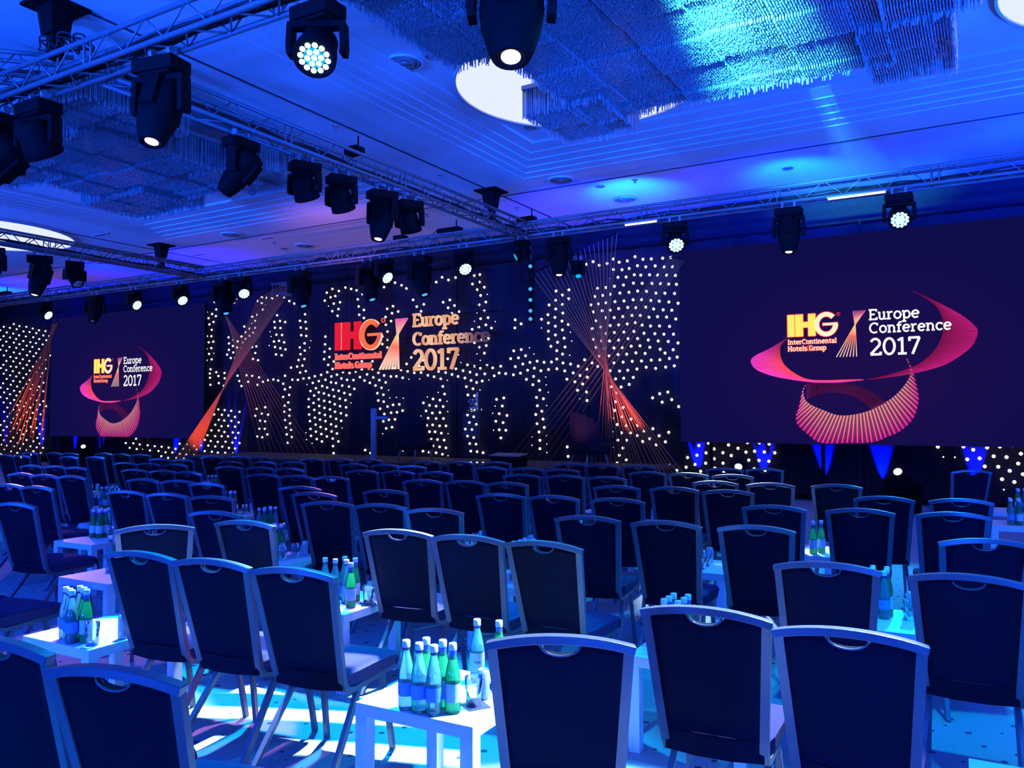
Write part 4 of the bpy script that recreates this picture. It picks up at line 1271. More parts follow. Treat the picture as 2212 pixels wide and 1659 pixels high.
# ------------------------------------------------------------------ star wall: black panels with little round bulbs
STARS = '-7.5,4.73 -7.29,4.75 -7.14,4.79 -7,4.7 -6.82,4.72 -6.68,4.8 -6.55,4.72 -6.37,4.73 -6.2,4.8 -6.03,4.73 -5.85,4.72 -5.61,4.71 -5.44,4.71 -6.68,4.58 -6.49,4.56 -6.33,4.57 -6.15,4.61 -5.97,4.57 -5.77,4.57 -5.58,4.53 -5.41,4.52 -6.76,4.4s -6.58,4.41 -6.4,4.4 -6.22,4.43 -6.08,4.41 -5.89,4.4 -5.72,4.38 -5.53,4.36 -5.35,4.34 -7.04,4.22 -6.85,4.22 -6.66,4.23 -6.46,4.24 -6.24,4.26 -6.05,4.24 -5.84,4.22 -5.66,4.2 -5.49,4.18 -5.33,4.16 -8.02,4.24 -7.71,4.24 -7.87,4.14 -7.11,4.05 -6.93,4.06 -6.75,4.07 -6.54,4.08 -6.34,4.08 -6.15,4.09 -5.96,4.07 -5.76,4.02 -5.57,4 -5.37,3.98 -8.03,4.04 -7.72,4.05 -8.19,3.95 -7.87,3.94 -7.2,3.88 -7.03,3.89 -6.85,3.9 -6.65,3.91 -6.45,3.91 -6.25,3.92 -6.07,3.91 -5.87,3.88 -5.69,3.85 -5.49,3.82 -5.3,3.78 -8.03,3.85 -7.86,3.75 -7.14,3.73 -6.94,3.74 -6.76,3.74 -6.57,3.76 -6.37,3.77 -6.19,3.75 -5.98,3.75 -5.81,3.7 -5.61,3.67 -5.43,3.65 -8.22,3.74 -8.05,3.67 -7.88,3.58 -7.73,3.5 -7.08,3.54 -6.86,3.59 -6.67,3.58 -6.48,3.59 -6.28,3.6 -6.1,3.59 -5.91,3.54 -5.73,3.54 -5.54,3.52 -5.35,3.47 -8.21,3.56 -8.04,3.48 -7.87,3.39 -7.68,3.33s -7.17,3.38 -6.98,3.4 -6.76,3.42 -6.57,3.42 -6.38,3.43 -6.21,3.45 -6.06,3.39 -5.88,3.36 -5.69,3.35 -5.48,3.33 -8.21,3.38 -8.04,3.29 -7.83,3.21 -7.04,3.28s -6.86,3.26 -6.67,3.27 -6.46,3.27 -6.24,3.27 -6.02,3.22 -5.79,3.2 -5.6,3.18 -5.4,3.17 -8.21,3.21 -7.99,3.13 -7.65,3.14s -7.15,3.15 -6.96,3.11 -6.78,3.1 -6.58,3.11 -6.37,3.13 -6.16,3.12 -5.93,3.08 -5.72,3.05 -5.51,3.03 -5.31,2.99 -8.15,3.05 -8.01,2.95 -7.81,3.02 -7.09,2.98 -6.9,2.95 -6.68,2.95 -6.5,2.95 -6.3,2.97 -6.11,2.97 -5.9,2.93 -5.68,2.88 -5.41,2.86 -7.87,2.87 -8.01,2.77 -7.7,2.84s -7.35,2.73 -7.02,2.79 -6.79,2.79 -6.59,2.81 -6.4,2.81 -6.2,2.83 -6,2.81 -5.58,2.8 -5.33,2.71 -7.86,2.68 -7.68,2.65 -7.5,2.6 -7.18,2.66 -7.05,2.58 -6.87,2.63 -6.68,2.64 -6.48,2.65 -6.28,2.66 -6.08,2.66 -5.87,2.67 -5.69,2.67 -5.49,2.69 -7.82,2.51 -7.62,2.46 -7.3,2.53 -6.77,2.48 -6.56,2.47 -6.38,2.48 -6.18,2.5 -5.98,2.53 -5.78,2.5 -5.57,2.52 -5.39,2.54 -7.77,2.33 -7.46,2.4 -7.29,2.36 -6.65,2.31 -6.47,2.32 -6.26,2.33 -7.58,2.27 -7.4,2.22 -6.74,2.15 -6.53,2.14 -6.35,2.19 -7.52,2.09 -7.31,2.05 -6.64,2.02 -6.49,1.93 -7.47,1.91s -7.3,1.87 -6.65,1.84 -5.7,1.99 -5.53,2.02 -5.85,1.91 -5.65,1.82 -5.45,1.87 -5.31,1.73 -6.68,1.66 -6.49,1.72 -6.7,1.5s -6.51,1.53 -6.32,1.48 -6.62,1.37 -6.42,1.35 -6.18,1.35 -6.72,1.22s -6.53,1.2 -6.33,1.2 -6.18,1.15 -6.04,1.24 -5.85,1.29 -5.52,1.22 -6.61,1.05 -6.42,1.05 -6.07,1.03 -5.92,1.09 -5.72,1.15 -5.59,1.03 -6.7,0.9s -6.5,0.89 -5.78,0.97 -6.58,0.74 -6.63,0.58 -6.43,0.65 -7.77,0.89 -7.75,0.69 -9.08,2.99 -8.89,3.01 -8.68,3.04s -8.78,2.87 -8.57,2.9s -8.96,2.83 -9.16,2.82 -9.04,2.64 -8.85,2.69 -8.67,2.72 -8.49,2.74 -8.32,2.71 -8.14,2.71 -9.09,2.46 -8.91,2.49 -8.73,2.55 -8.56,2.59 -8.4,2.53 -8.21,2.55 -8.01,2.56 -8.76,2.35 -8.58,2.41 -8.28,2.39s -8.6,2.23 -8.45,2.31 -8.27,2.22s -8.43,2.11 -8.22,2.06s -8.51,1.95 -8.34,1.92 -8.49,1.77 -8.26,1.77s -8.38,1.65 -8.53,1.58 -8.35,1.48 -8.5,1.38 -8.32,1.3 -8.45,1.2 -8.27,1.12s -8.62,1.09s -8.43,1.02 -8.63,0.91s -8.26,0.94s -8.43,0.84 -8.26,0.76s -9.04,3.68 -8.89,3.58 -9.05,3.5 -8.38,3.65 -8.38,3.46s -4.91,0.97 -4.72,1.02 -4.33,0.99 -3.97,1.04 -3.75,1.04 -3.57,1.02 -5.14,0.73 -4.95,0.78 -4.77,0.83 -4.61,0.91 -4.44,0.84 -4.15,0.93 -4,0.86 -3.84,0.88 -3.66,0.87 -3.47,0.86 -5.17,0.54 -4.99,0.6 -4.78,0.63 -4.61,0.72 -4.44,0.64 -4.28,0.79 -3.95,0.71 -3.76,0.71 -3.58,0.7 -4.88,0.47 -4.6,0.54 -4.43,0.46 -3.85,0.55 -3.65,0.53 -5.68,0.53 -5.51,0.58s -5.36,0.47 -6.35,0.5 -6.12,0.51 -15.55,3.87 -15.35,3.83 -15.53,3.67 -15.35,3.64 -15.19,3.51s -15.41,3.45 -15.58,3.35 -15.23,3.33s -15.4,3.26 -15.55,3.17 -15.62,3.02 -15.41,3.04 -15.67,2.85 -15.48,2.87 -15.56,2.69 -15.36,2.72 -15.64,2.5 -15.44,2.53 -15.24,2.54 -15.04,2.58 -14.82,2.61 -14.61,2.67 -14.68,3.59 -14.69,3.39 -14.53,3.27 -14.71,3.2 -14.54,3.06 -14.72,3.01 -14.39,2.94 -14.58,2.86 -14.43,2.75 -14.08,2.66 -13.86,2.63 -13.66,2.66 -13.46,2.91 -13.46,2.7 -13.12,2.9 -13.12,2.69 -13.29,2.58 -12.93,2.61 -13.09,2.5 -12.75,2.54 -12.54,2.51 -12.37,2.51 -12.18,2.47 -11.99,2.43s -12.9,2.43 -12.7,2.37 -13.02,2.3 -12.83,2.24 -13.2,2.37 -13.37,2.43 -13.52,2.52 -13.73,2.45 -13.94,2.46 -14.13,2.5 -14.28,2.6 -14.47,2.56 -14.67,2.48 -14.48,2.41 -14.31,2.39 -14.1,2.32 -13.88,2.29 -13.7,2.23 -14.9,2.45 -15.11,2.41 -15.31,2.37s -14.78,2.32 -14.61,2.28 -14.41,2.22 -14.22,2.19 -14.03,2.13 -13.84,2.09 -15,2.27 -15.19,2.2 -14.9,2.16 -14.72,2.13 -14.55,2.08 -14.37,2.05 -14.18,1.99 -13.99,1.95 -13.81,1.88s -15.06,2.08 -15.25,1.99 -14.9,1.98 -14.71,1.94 -14.52,1.91 -14.35,1.85 -14.17,1.8 -13.97,1.77 -15.08,1.89 -15.25,1.79 -14.88,1.81 -14.7,1.76 -14.51,1.72 -14.34,1.66 -14.14,1.62 -13.96,1.57 -15.05,1.71 -15.23,1.59 -14.87,1.63 -14.68,1.58 -14.49,1.54 -14.3,1.48 -14.13,1.43 -15.03,1.51 -15.2,1.42 -14.85,1.46 -14.66,1.42 -14.47,1.34 -14.3,1.29 -14.1,1.25s -15,1.33 -15.18,1.22 -14.83,1.27 -14.64,1.22 -14.45,1.16 -14.27,1.11 -14.99,1.15 -15.16,1.04 -15.34,1.12s -14.8,1.09 -14.61,1.03 -14.41,0.98 -14.22,0.91 -14.96,0.96 -15.32,0.94s -15.12,0.85s -14.78,0.9 -14.4,0.79 -14.38,0.61 -13.34,0.71 -13.17,0.64 -13.34,0.5s -12.3,0.82 -12.17,0.71s -12.96,2.11 -12.77,2.07 -12.61,2.18s -12.93,1.93 -12.76,1.9 -12.57,1.99s -12.37,2s -12.16,1.98s -12.64,1.78 -12.47,1.82 -12.28,1.83 -12.87,1.73 -12.74,1.6 -12.53,1.63 -12.35,1.64 -12.18,1.68 -12.77,1.42 -12.6,1.46 -12.41,1.47 -12.21,1.5 -12.68,1.25 -12.5,1.28 -12.11,1.34 -12.79,1.12s -12.43,2.7 -12.23,2.66 -12.06,2.8 -11.92,2.95 -12.03,2.62 -11.83,2.58 -11.69,2.74 -11.63,2.58 -11.56,2.87 -11.43,2.51 -11.67,2.43s -11.25,2.47 -11.06,2.42 -10.87,2.38s -11.31,2.65 -11.12,2.59 -10.92,2.56 -10.74,2.51 -10.86,2.88 -10.55,2.96s -10.63,2.64 -10.49,2.78s -10.57,2.46 -10.43,2.59 -10.31,2.72 -10.38,2.42 -10.24,2.55 -10.12,2.68 -10.21,2.36 -10.06,2.49 -9.96,2.63 -10.06,2.31 -9.84,2.5 -9.78,2.69 -9.91,2.34 -9.63,2.63 -9.59,2.45 -9.46,2.51 -9.42,2.66 -9.29,2.49 -9.73,2.36s -9.96,2.81s -11,2.24 -11.13,2.1s -10.95,2.06 -11.44,2s -11.28,1.95 -11.08,1.92 -10.88,1.89s -11.56,1.86 -11.38,1.8 -11.19,1.78 -10.99,1.77 -11.48,1.67 -11.3,1.62 -11.08,1.63 -10.86,1.65s -11.63,1.55s -11.42,1.5 -11.19,1.49 -10.98,1.49 -11.62,1.39s -11.46,1.33 -11.29,1.34 -11.09,1.32 -10.91,1.32 -11.57,1.19 -11.38,1.18 -11.22,1.18 -11.04,1.15 -10.85,1.14s -11.51,1.03 -11.33,1.02 -11.15,1 -10.96,0.99 -11.64,0.89s -11.46,0.87 -11.28,0.85 -11.09,0.83 -10.91,0.81 -11.57,0.72 -11.39,0.7 -11.19,0.69 -11.01,0.66 -10.85,0.63s -10.34,2.22 -10.16,2.17 -9.97,2.14s -10.3,2.03 -10.12,2.01 -10.08,1.82 -10.2,1.69 -10.31,1.57 -10.14,1.53 -10.26,1.4 -10.07,1.36 -10.37,1.25 -10.19,1.24 -10.31,1.09 -10.14,1.06 -10.25,0.92 -10.08,0.91 -10.22,0.75 -10.05,0.74 -9.89,0.72 -9.53,1.92 -9.34,1.95 -9.57,1.77s -9.38,1.77 -9.63,1.61s -9.46,1.6 -9.55,1.43 -9.36,1.4 -9.61,1.23s -9.46,1.24 -9.42,1.06 -9.29,1.23 -9.26,1.56 -14.64,4.72 -14.45,4.8 -14.23,4.73 -14.01,4.8 -13.82,4.75 -13.64,4.7 -13.45,4.59 -13.46,4.79s -14.71,4.52 -14.51,4.59 -14.35,4.61 -14.58,4.37s -14.4,4.42 -14.19,4.44 -14.45,4.23 -14.24,4.27 -14.27,4.1 -13.6,4.47 -13.57,4.29 -13.4,4.19 -13.55,4.08 -13.4,3.99 -12.76,4.71 -12.42,4.79 -12.22,4.71 -12.07,4.62 -11.87,4.33 -11.76,4.16 -11.55,4.2 -11.63,4.04 -11.19,4.7 -11.02,4.8 -10.84,4.72 -10.64,4.76 -10.12,4.76 -9.97,4.77 -10.17,4.57 -9.98,4.6 -10.04,4.43 -9.85,4.47 -9.95,4.29 -9.77,4.3s -9.99,4.08 -9.81,4.13 -9.85,3.93 -10.05,3.9s -9.95,3.76 -9.75,3.77 -10.12,3.71s -10,3.57 -9.81,3.61 -9.66,3.53 -9.56,3.67s -10.18,3.53 -9.74,3.3 -9.94,3.27 -10.12,3.22 -9.99,3.11 -9.8,3.14 -9.85,2.97 -10.05,2.96s -12.66,4.17 -12.48,4.22 -12.32,4.08 -12.51,4.05 -12.71,3.97 -12.54,3.86 -12.35,3.89 -12.7,3.78 -12.65,3.61 -12.81,3.5 -12.65,3.41 -12.81,3.31 -12.65,3.22 -10.99,4.21 -10.8,4.25 -10.85,4.07 -10.67,4.11 -10.54,3.96 -10.74,3.93 -10.92,3.9 -18.38,4.8 -18.1,4.71 -17.99,4.8s -18.9,4.78 -18.83,4.57 -19.23,4.52 -19,4.45 -18.84,4.38 -19.15,4.34 -19.33,4.39 -19.28,4.2 -19.11,4.16 -18.94,4.22 -19.01,4 -19.21,3.83 -19.02,3.82 -19.32,3.64 -19.13,3.65 -18.94,3.66 -19.23,3.47 -19.02,3.48 -19.31,3.31 -19.11,3.32 -18.91,3.33s -19.22,3.14 -19,3.16 -17.17,4.69 -17,4.78 -16.83,4.75 -16.61,4.72 -16.42,4.78 -16.17,4.71 -15.96,4.79 -15.97,4.6 -15.79,4.52 -17.01,4.62 -16.86,4.56s -16.97,4.44 -17.19,4.31 -17.37,4.27 -17.25,4.15 -17.39,4.09s -17.68,4.02 -17.48,3.95 -17.26,3.96 -17.63,3.86 -17.33,3.83 -17.17,3.75 -17.79,3.75 -17.47,3.75 -17.62,3.67 -17.3,3.62 -17.51,3.58s -18.31,3.75 -18.12,3.67 -17.94,3.62 -17.74,3.58 -18.29,3.58 -18.13,3.5 -17.96,3.45 -17.78,3.42 -17.59,3.43 -17.37,3.44 -17.2,3.45 -18.29,3.4 -18.11,3.32 -17.9,3.28 -18.36,3.27 -18.21,3.17 -18.03,3.16 -17.24,3.27 -17.33,3.11 -17.13,3.07 -16.42,4.25 -16.52,4.08 -16.31,4.09 -16.12,4.05 -16.5,3.92 -16.29,3.9 -16.68,3.82s -16.44,3.73 -16.23,3.71 -16.64,3.69s -16.53,3.55 -16.34,3.56 -16.15,3.51 -16.71,3.45s -16.49,3.4 -16.29,3.36 -16.1,3.32 -16.45,3.2 -16.24,3.17 -15.4,4.21 -15.58,4.05 -15.38,4.01 -19.28,2.94 -19.04,2.88 -19.33,2.81 -19.07,2.76 -18.8,2.79 -18.46,2.76 -19.33,2.7 -19.06,2.64 -18.71,2.68 -18.45,2.61 -19.31,2.53 -19.04,2.44 -18.69,2.48 -18.48,2.4 -18.18,2.73 -17.93,2.67 -17.58,2.67 -17.35,2.65 -17.09,2.6 -17.86,2.52 -17.77,2.38 -17.51,2.49 -17.15,2.4 -16.93,2.48 -16.74,2.52 -16.54,2.53 -16.36,2.5 -16.17,2.41 -16.11,2.62 -15.89,2.83 -15.84,2.51 -15.92,2.31 -16.11,2.26 -15.95,2.11 -16.17,2.06 -15.98,1.91 -16.11,1.83 -15.93,1.72 -16.12,1.67 -15.94,1.56 -16.09,1.45 -15.91,1.36 -16.06,1.25 -15.87,1.19 -16.03,1.07 -15.85,1 -15.99,0.85 -17.17,1.75 -16.84,1.79 -16.97,1.62 -17.22,1.56 -16.73,1.59 -17.03,1.43 -16.84,1.41 -17.06,1.21 -16.85,1.21 -17.14,1 -16.75,1.06 -16.95,0.98 -0.78,1.02 -0.7,0.85s -0.53,0.85s -0.4,1.03 -0.26,0.98 -0.35,0.82 -0.17,0.84 -0.06,1.02 0.03,0.88 -0.1,0.71 0.12,1.04 0.21,0.87 0.09,0.71 0.3,1.06 0.41,0.93 0.37,0.77 0.25,0.65 0.14,0.51 0.31,0.47 0.43,0.6 0.16,0.34s -19.27,1.77 -19.03,1.75 -18.7,1.74 -18.44,1.72 -18.17,1.7 -17.84,1.67 -19.16,1.62 -18.87,1.6 -18.55,1.59 -18.28,1.57 -18.02,1.53 -19.31,1.48 -19.02,1.46 -18.68,1.45 -18.45,1.43 -18.16,1.42 -17.87,1.38 -19.14,1.33 -18.82,1.31 -18.56,1.27 -18.29,1.28 -18.01,1.26 -19.28,1.17 -18.98,1.15 -18.67,1.15 -18.44,1.11 -18.1,1.1 -17.88,1.09 -19.14,1.01 -18.82,0.99 -18.55,0.99 -18.29,0.99 -17.99,0.95 -19.25,0.88 -19,0.85 -18.71,0.83 -18.39,0.84 -18.11,0.82 -17.83,0.81 -19.41,0.72 -19.1,0.72 -18.81,0.7 -18.52,0.7 -18.25,0.67 -18,0.66 -19.59,0.6 -19.25,0.56 -18.95,0.55 -18.7,0.53 -18.4,0.53 -18.09,0.52 -17.81,0.5 -19.71,0.44 -19.42,0.42 -19.14,0.42 -18.82,0.41 -18.53,0.39 -18.23,0.39 -19.85,0.29 -19.57,0.27 -19.28,0.27 -22.36,0.87 -21.98,0.86 -20.34,0.75 -20.02,0.74 -19.71,0.7 -22.86,0.73 -22.49,0.73 -22.18,0.7 -21.8,0.68 -21.47,0.66 -21.15,0.65 -20.83,0.63 -20.52,0.6 -20.18,0.61 -19.87,0.58 -22.66,0.59 -22.32,0.56 -22,0.56 -21.69,0.53 -21.29,0.52 -20.97,0.49 -20.66,0.49 -20.33,0.46 -20.05,0.45 -21.16,0.37 -20.85,0.33 -20.48,0.34 -20.15,0.33 -20.32,0.19 -19.73,0.17 -29.22,4.76 -28.86,4.67 -28.43,4.62 -28.04,4.54 -27.66,4.46 -27.28,4.41 -29.85,4.7 -29.46,4.64 -29.03,4.57 -28.6,4.47 -28.23,4.43 -27.82,4.37 -27.4,4.27 -27.05,4.23 -30.08,4.59 -29.65,4.49 -29.24,4.43 -28.87,4.35 -28.45,4.29 -28,4.24 -27.64,4.16 -27.22,4.1 -29.85,4.37 -29.44,4.3 -29.05,4.23 -28.6,4.14 -28.17,4.08 -27.83,4.03 -27.43,3.97 -27.05,3.9 -30.06,4.26 -29.67,4.17 -29.19,4.11 -28.84,4.04 -28.39,3.97 -28.04,3.91 -27.64,3.82 -27.26,3.79 -29.89,4.04 -29.46,3.97 -29.03,3.92 -28.61,3.85 -28.18,3.76 -27.81,3.69 -27.37,3.63 -26.99,3.58 -30.04,3.9 -29.66,3.85 -29.18,3.77 -28.81,3.71 -28.36,3.64 -27.96,3.59 -27.58,3.53 -27.21,3.44 -29.81,3.69 -29.39,3.62 -29.02,3.57 -28.61,3.51 -28.21,3.44 -27.75,3.4 -27.41,3.31 -29.64,3.49 -29.2,3.46 -28.78,3.38 -28.36,3.31 -27.99,3.24 -27.61,3.19 -27.23,3.15 -29.83,3.36 -29.36,3.29 -29.01,3.26 -28.58,3.2 -28.17,3.11 -27.78,3.05 -27.4,3 -29.99,3.25 -29.64,3.17 -29.22,3.12 -28.81,3.05 -28.38,2.99 -27.94,2.92 -27.54,2.89 -29.79,3.05 -29.38,2.98 -29,2.93 -28.56,2.87 -28.16,2.79 -27.72,2.75 -27.35,2.68 -29.6,2.86 -29.18,2.78 -28.76,2.74 -28.37,2.66 -27.96,2.62 -27.59,2.55 -29.82,2.71 -29.33,2.65 -28.93,2.58 -28.55,2.52 -28.12,2.49 -27.72,2.44 -27.34,2.39 -29.97,2.56 -29.53,2.51 -29.12,2.44 -28.76,2.4 -28.32,2.34 -27.96,2.28 -27.56,2.26 -29.74,2.39 -29.37,2.32 -28.96,2.27 -28.54,2.21 -28.12,2.16 -27.71,2.09 -27.33,2.06 -29.98,2.23 -29.56,2.18 -29.1,2.12 -28.71,2.07 -28.34,2.01 -27.95,1.96 -27.53,1.94 -27.16,1.89 -29.76,2.04 -29.33,2.01 -28.89,1.94 -28.51,1.9 -28.1,1.85 -27.7,1.78 -27.29,1.74 -29.52,1.86 -29.15,1.79 -28.75,1.77 -28.28,1.69 -27.94,1.67 -27.48,1.62 -29.72,1.71 -29.34,1.65 -28.9,1.61 -28.5,1.58 -28.09,1.5 -27.74,1.46 -27.31,1.43 -29.5,1.54 -29.14,1.48 -28.68,1.44 -28.27,1.38 -27.9,1.35 -27.5,1.3 -29.7,1.39 -29.27,1.34 -28.9,1.31 -28.46,1.24 -28.05,1.2 -27.7,1.16 -27.33,1.12 -29.93,1.25 -29.53,1.19 -29.07,1.14 -28.72,1.09 -28.31,1.06 -27.88,1.03 -27.52,0.96 -29.74,1.07 -29.27,1.02 -28.9,0.98 -28.5,0.94 -28.06,0.87 -27.64,0.83 -27.31,0.81 -29.91,0.9 -29.53,0.88 -29.1,0.82 -28.67,0.79 -28.29,0.75 -27.88,0.71 -27.5,0.64 -29.69,0.72 -29.27,0.69 -28.83,0.64 -28.49,0.61 -28.04,0.54 -27.67,0.51 -27.3,0.5 -29.87,0.57 -29.52,0.54 -29.05,0.52 -28.66,0.45 -28.27,0.41 -27.86,0.38 -27.42,0.33 -29.67,0.4 -29.22,0.34 -28.84,0.3 -28.45,0.28 -28.01,0.25 -27.63,0.2 -29.86,0.24 -29.46,0.2 -29.02,0.19 -28.62,0.15'
PAN = ((-30.9, -26.3, 'far end star drape left of the distant screen, densest dots', 0.2), (-26.3, -19.25, 'low star drape under the distant screen', 0.1),
       (-19.25, -14.65, 'star drape behind the far orange cord fan', 0.1), (-14.65, -10.65, 'star drape behind the red logo letters', 0.1),
       (-10.65, -7.3, 'star drape behind the word part of the logo', 0.1), (-7.3, -1.95, 'star drape behind the near orange cord fan', 0.1),
       (-1.95, 3.0, 'star drape under the outer end of the big screen', 0.1))
PAN = [(a, b_, l.replace('left of', 'beyond'), z) for a, b_, l, z in PAN]
roots = []
for x0, x1, lb, z0 in PAN:
    t = empty('star_drape', ((x0 + x1) / 2, 15.56, 0))
    tag(t, lb, 'star curtain')
    n = int((x1 - x0) / .42)
    b = MB()
    m = n * 6
    for i in range(m):
        xa, xb = x0 + .01 + (x1 - x0 - .02) * i / m, x0 + .01 + (x1 - x0 - .02) * (i + 1) / m
        ya, yb = .04 + .018 * math.sin(i * PI / 3), .04 + .018 * math.sin((i + 1) * PI / 3)
        c = t.location.x
        b.face([(xa - c, ya, z0), (xb - c, yb, z0), (xb - c, yb, 5.0), (xa - c, ya, 5.0)], True)
    b.build('cloth', 'black_cloth', t)
    MB().tube([(x0 - c + .02, .04, 5.0), (x1 - c - .02, .04, 5.0)], .025, 8).build('top_rail', 'black_plastic', t)
    roots.append((x0, x1, t))
big = MB().lathe([(0.001, -.029), (.017, -.023), (.027, -.008), (.027, .008), (.017, .023), (.001, .029)], 10)
big = big.build('bulb', 'bulb_light', roots[0][2])
sml = MB().lathe([(0.001, -.014), (.012, -.005), (.012, .005), (.001, .014)], 8).build('bulb', 'bulb_light', roots[0][2])
big_used = sml_used = False
for s in STARS.split():
    small = s.endswith('s')
    x, z = (float(v) for v in s.rstrip('s').split(','))
    for x0, x1, t in roots:
        if x0 <= x < x1:
            p = big if not small else sml
            inst(p, t, (x - t.location.x, -.03, z))
bpy.data.objects.remove(big)
bpy.data.objects.remove(sml)

# ------------------------------------------------------------------ fans of orange cord
def cord_fan(label, strings, rad=0.008):
    P0 = strings[0][0]
    t = empty('cord_fan', (P0[0], P0[1], 0))
    tag(t, label, 'cord sculpture')
    for a, b_ in strings:
        MB().tube([Vector(a) - t.location, Vector(b_) - t.location], rad, 5).build('cord', 'orange_cord', t)
    a = MB()
    tops = sorted(s[1] for s in strings)
    a.tube([Vector(tops[0]) - t.location, Vector(tops[-1]) - t.location], .015, 6)
    a.build('top_bar', 'black_plastic', t)
    return t


st = []
for i in range(20):
    s = i / 19
    x0 = lerp(-6.42, -4.24, s)
    tp = (lerp(-5.92, -7.75, s), 13.95, lerp(4.97, 4.35, s))
    z0 = .01
    if x0 < -5.2:                       # these end on the stage deck
        x0, z0 = lerp(x0, tp[0], .115), .605
    st.append(((x0, 13.85 + .06 * math.sin(i), z0), tp))
cord_fan('orange cords crossing in a tight waist between the stage centre and the big screen', st)
st = []
for i in range(7):
    s = i / 6
    st.append(((lerp(-8.3, -7.35, s), 13.85, .62), (lerp(-4.98, -4.72, s), 14.2, lerp(4.45, 4.38, s))))
cord_fan('dim purple-looking slanting cords rising to the lit head at the near cord fan', st, .006)
st = []
for i in range(18):
    s = i / 17
    st.append(((lerp(-18.75, -17.75, s), 13.85, .01), (lerp(-13.85, -15.35, s), 13.9, lerp(4.95, 4.45, s))))
cord_fan('orange cords gathered low, fanning up to the short truss piece', st, .009)
st = []
for i in range(11):
    s = i / 10
    st.append(((lerp(-13.75, -15.7, s), 14.35, .61), (lerp(-17.7, -17.1, s), 14.4, lerp(4.85, 4.3, s))))
cord_fan('thin slanting cords crossing the gathered far cord fan', st, .007)
st = []
for i in range(22):
    s = i / 21
    st.append(((lerp(-27.2, -24.5, s), 13.6 + .3 * math.sin(i), .02), (lerp(-23.95, -24.25, s), 14.0, 4.35)))
cord_fan('orange cord fan narrowing to the top before the far star drape', st, .012)

# ------------------------------------------------------------------ blue uplights along the star wall and heads on the floor
UL = ((-4.95, 15.41, 2.2), (-3.68, 15.41, 2.0), (-2.62, 15.41, 2.0), (-1.66, 15.41, 2.4), (-0.24, 15.41, 2.0), (-18.05, 15.41, 2.2), (-19.5, 15.41, 1.8), (-20.6, 15.41, 1.8),
      (-24.2, 15.41, 1.6), (-25.6, 15.41, 1.6), (-27.5, 15.41, 1.8), (-29.7, 15.41, 1.6))
up = None
for i, (x, y, p) in enumerate(UL):
    if up is None:
        up = empty('uplight', (x, y, 0))
        MB().box((0, 0, .01), (.16, .16, .02)).build('foot', 'black_plastic', up)
        MB().lathe([(.05, .03), (.065, .05), (.065, .19), (.05, .19), (.045, .16), (.001, .16)], 14).build('can', 'black_plastic', up)
        MB().lathe([(.001, .165), (.045, .165), (.045, .17), (.001, .17)], 12).build('lens', 'lens_blue', up)
        reg(up)
        o = up
    else:
        o = dup(up, (x, y, 0), 0)
    tag(o, 'floor uplight making a blue wall column, ' + ('%s along from the big screen side' % ORD[i + 1] if i < 5 else '%s along the distant screen side' % ORD[i - 4]), 'uplight')
    spot('uplight_lamp', (x, 15.485, .21), (x, 15.58, 1.2), DEEP, 4500 * p * .5, 30, .4, .02)
glow('lens_white', (1.0, .96, .98), 2.0)
for (x, t, pan) in ((-1.2, 'below the big screen with round glowing white face', -100), (-3.82, 'behind lit chair backs under the big screen', -70), (-22.76, 'under the distant screen', -45)):
    T('spot', (x, 14.2, -0.06), 'moving head standing on the floor ' + t, pan=pan, tilt=125, lit='lens_white', k=1.2, fl=True)

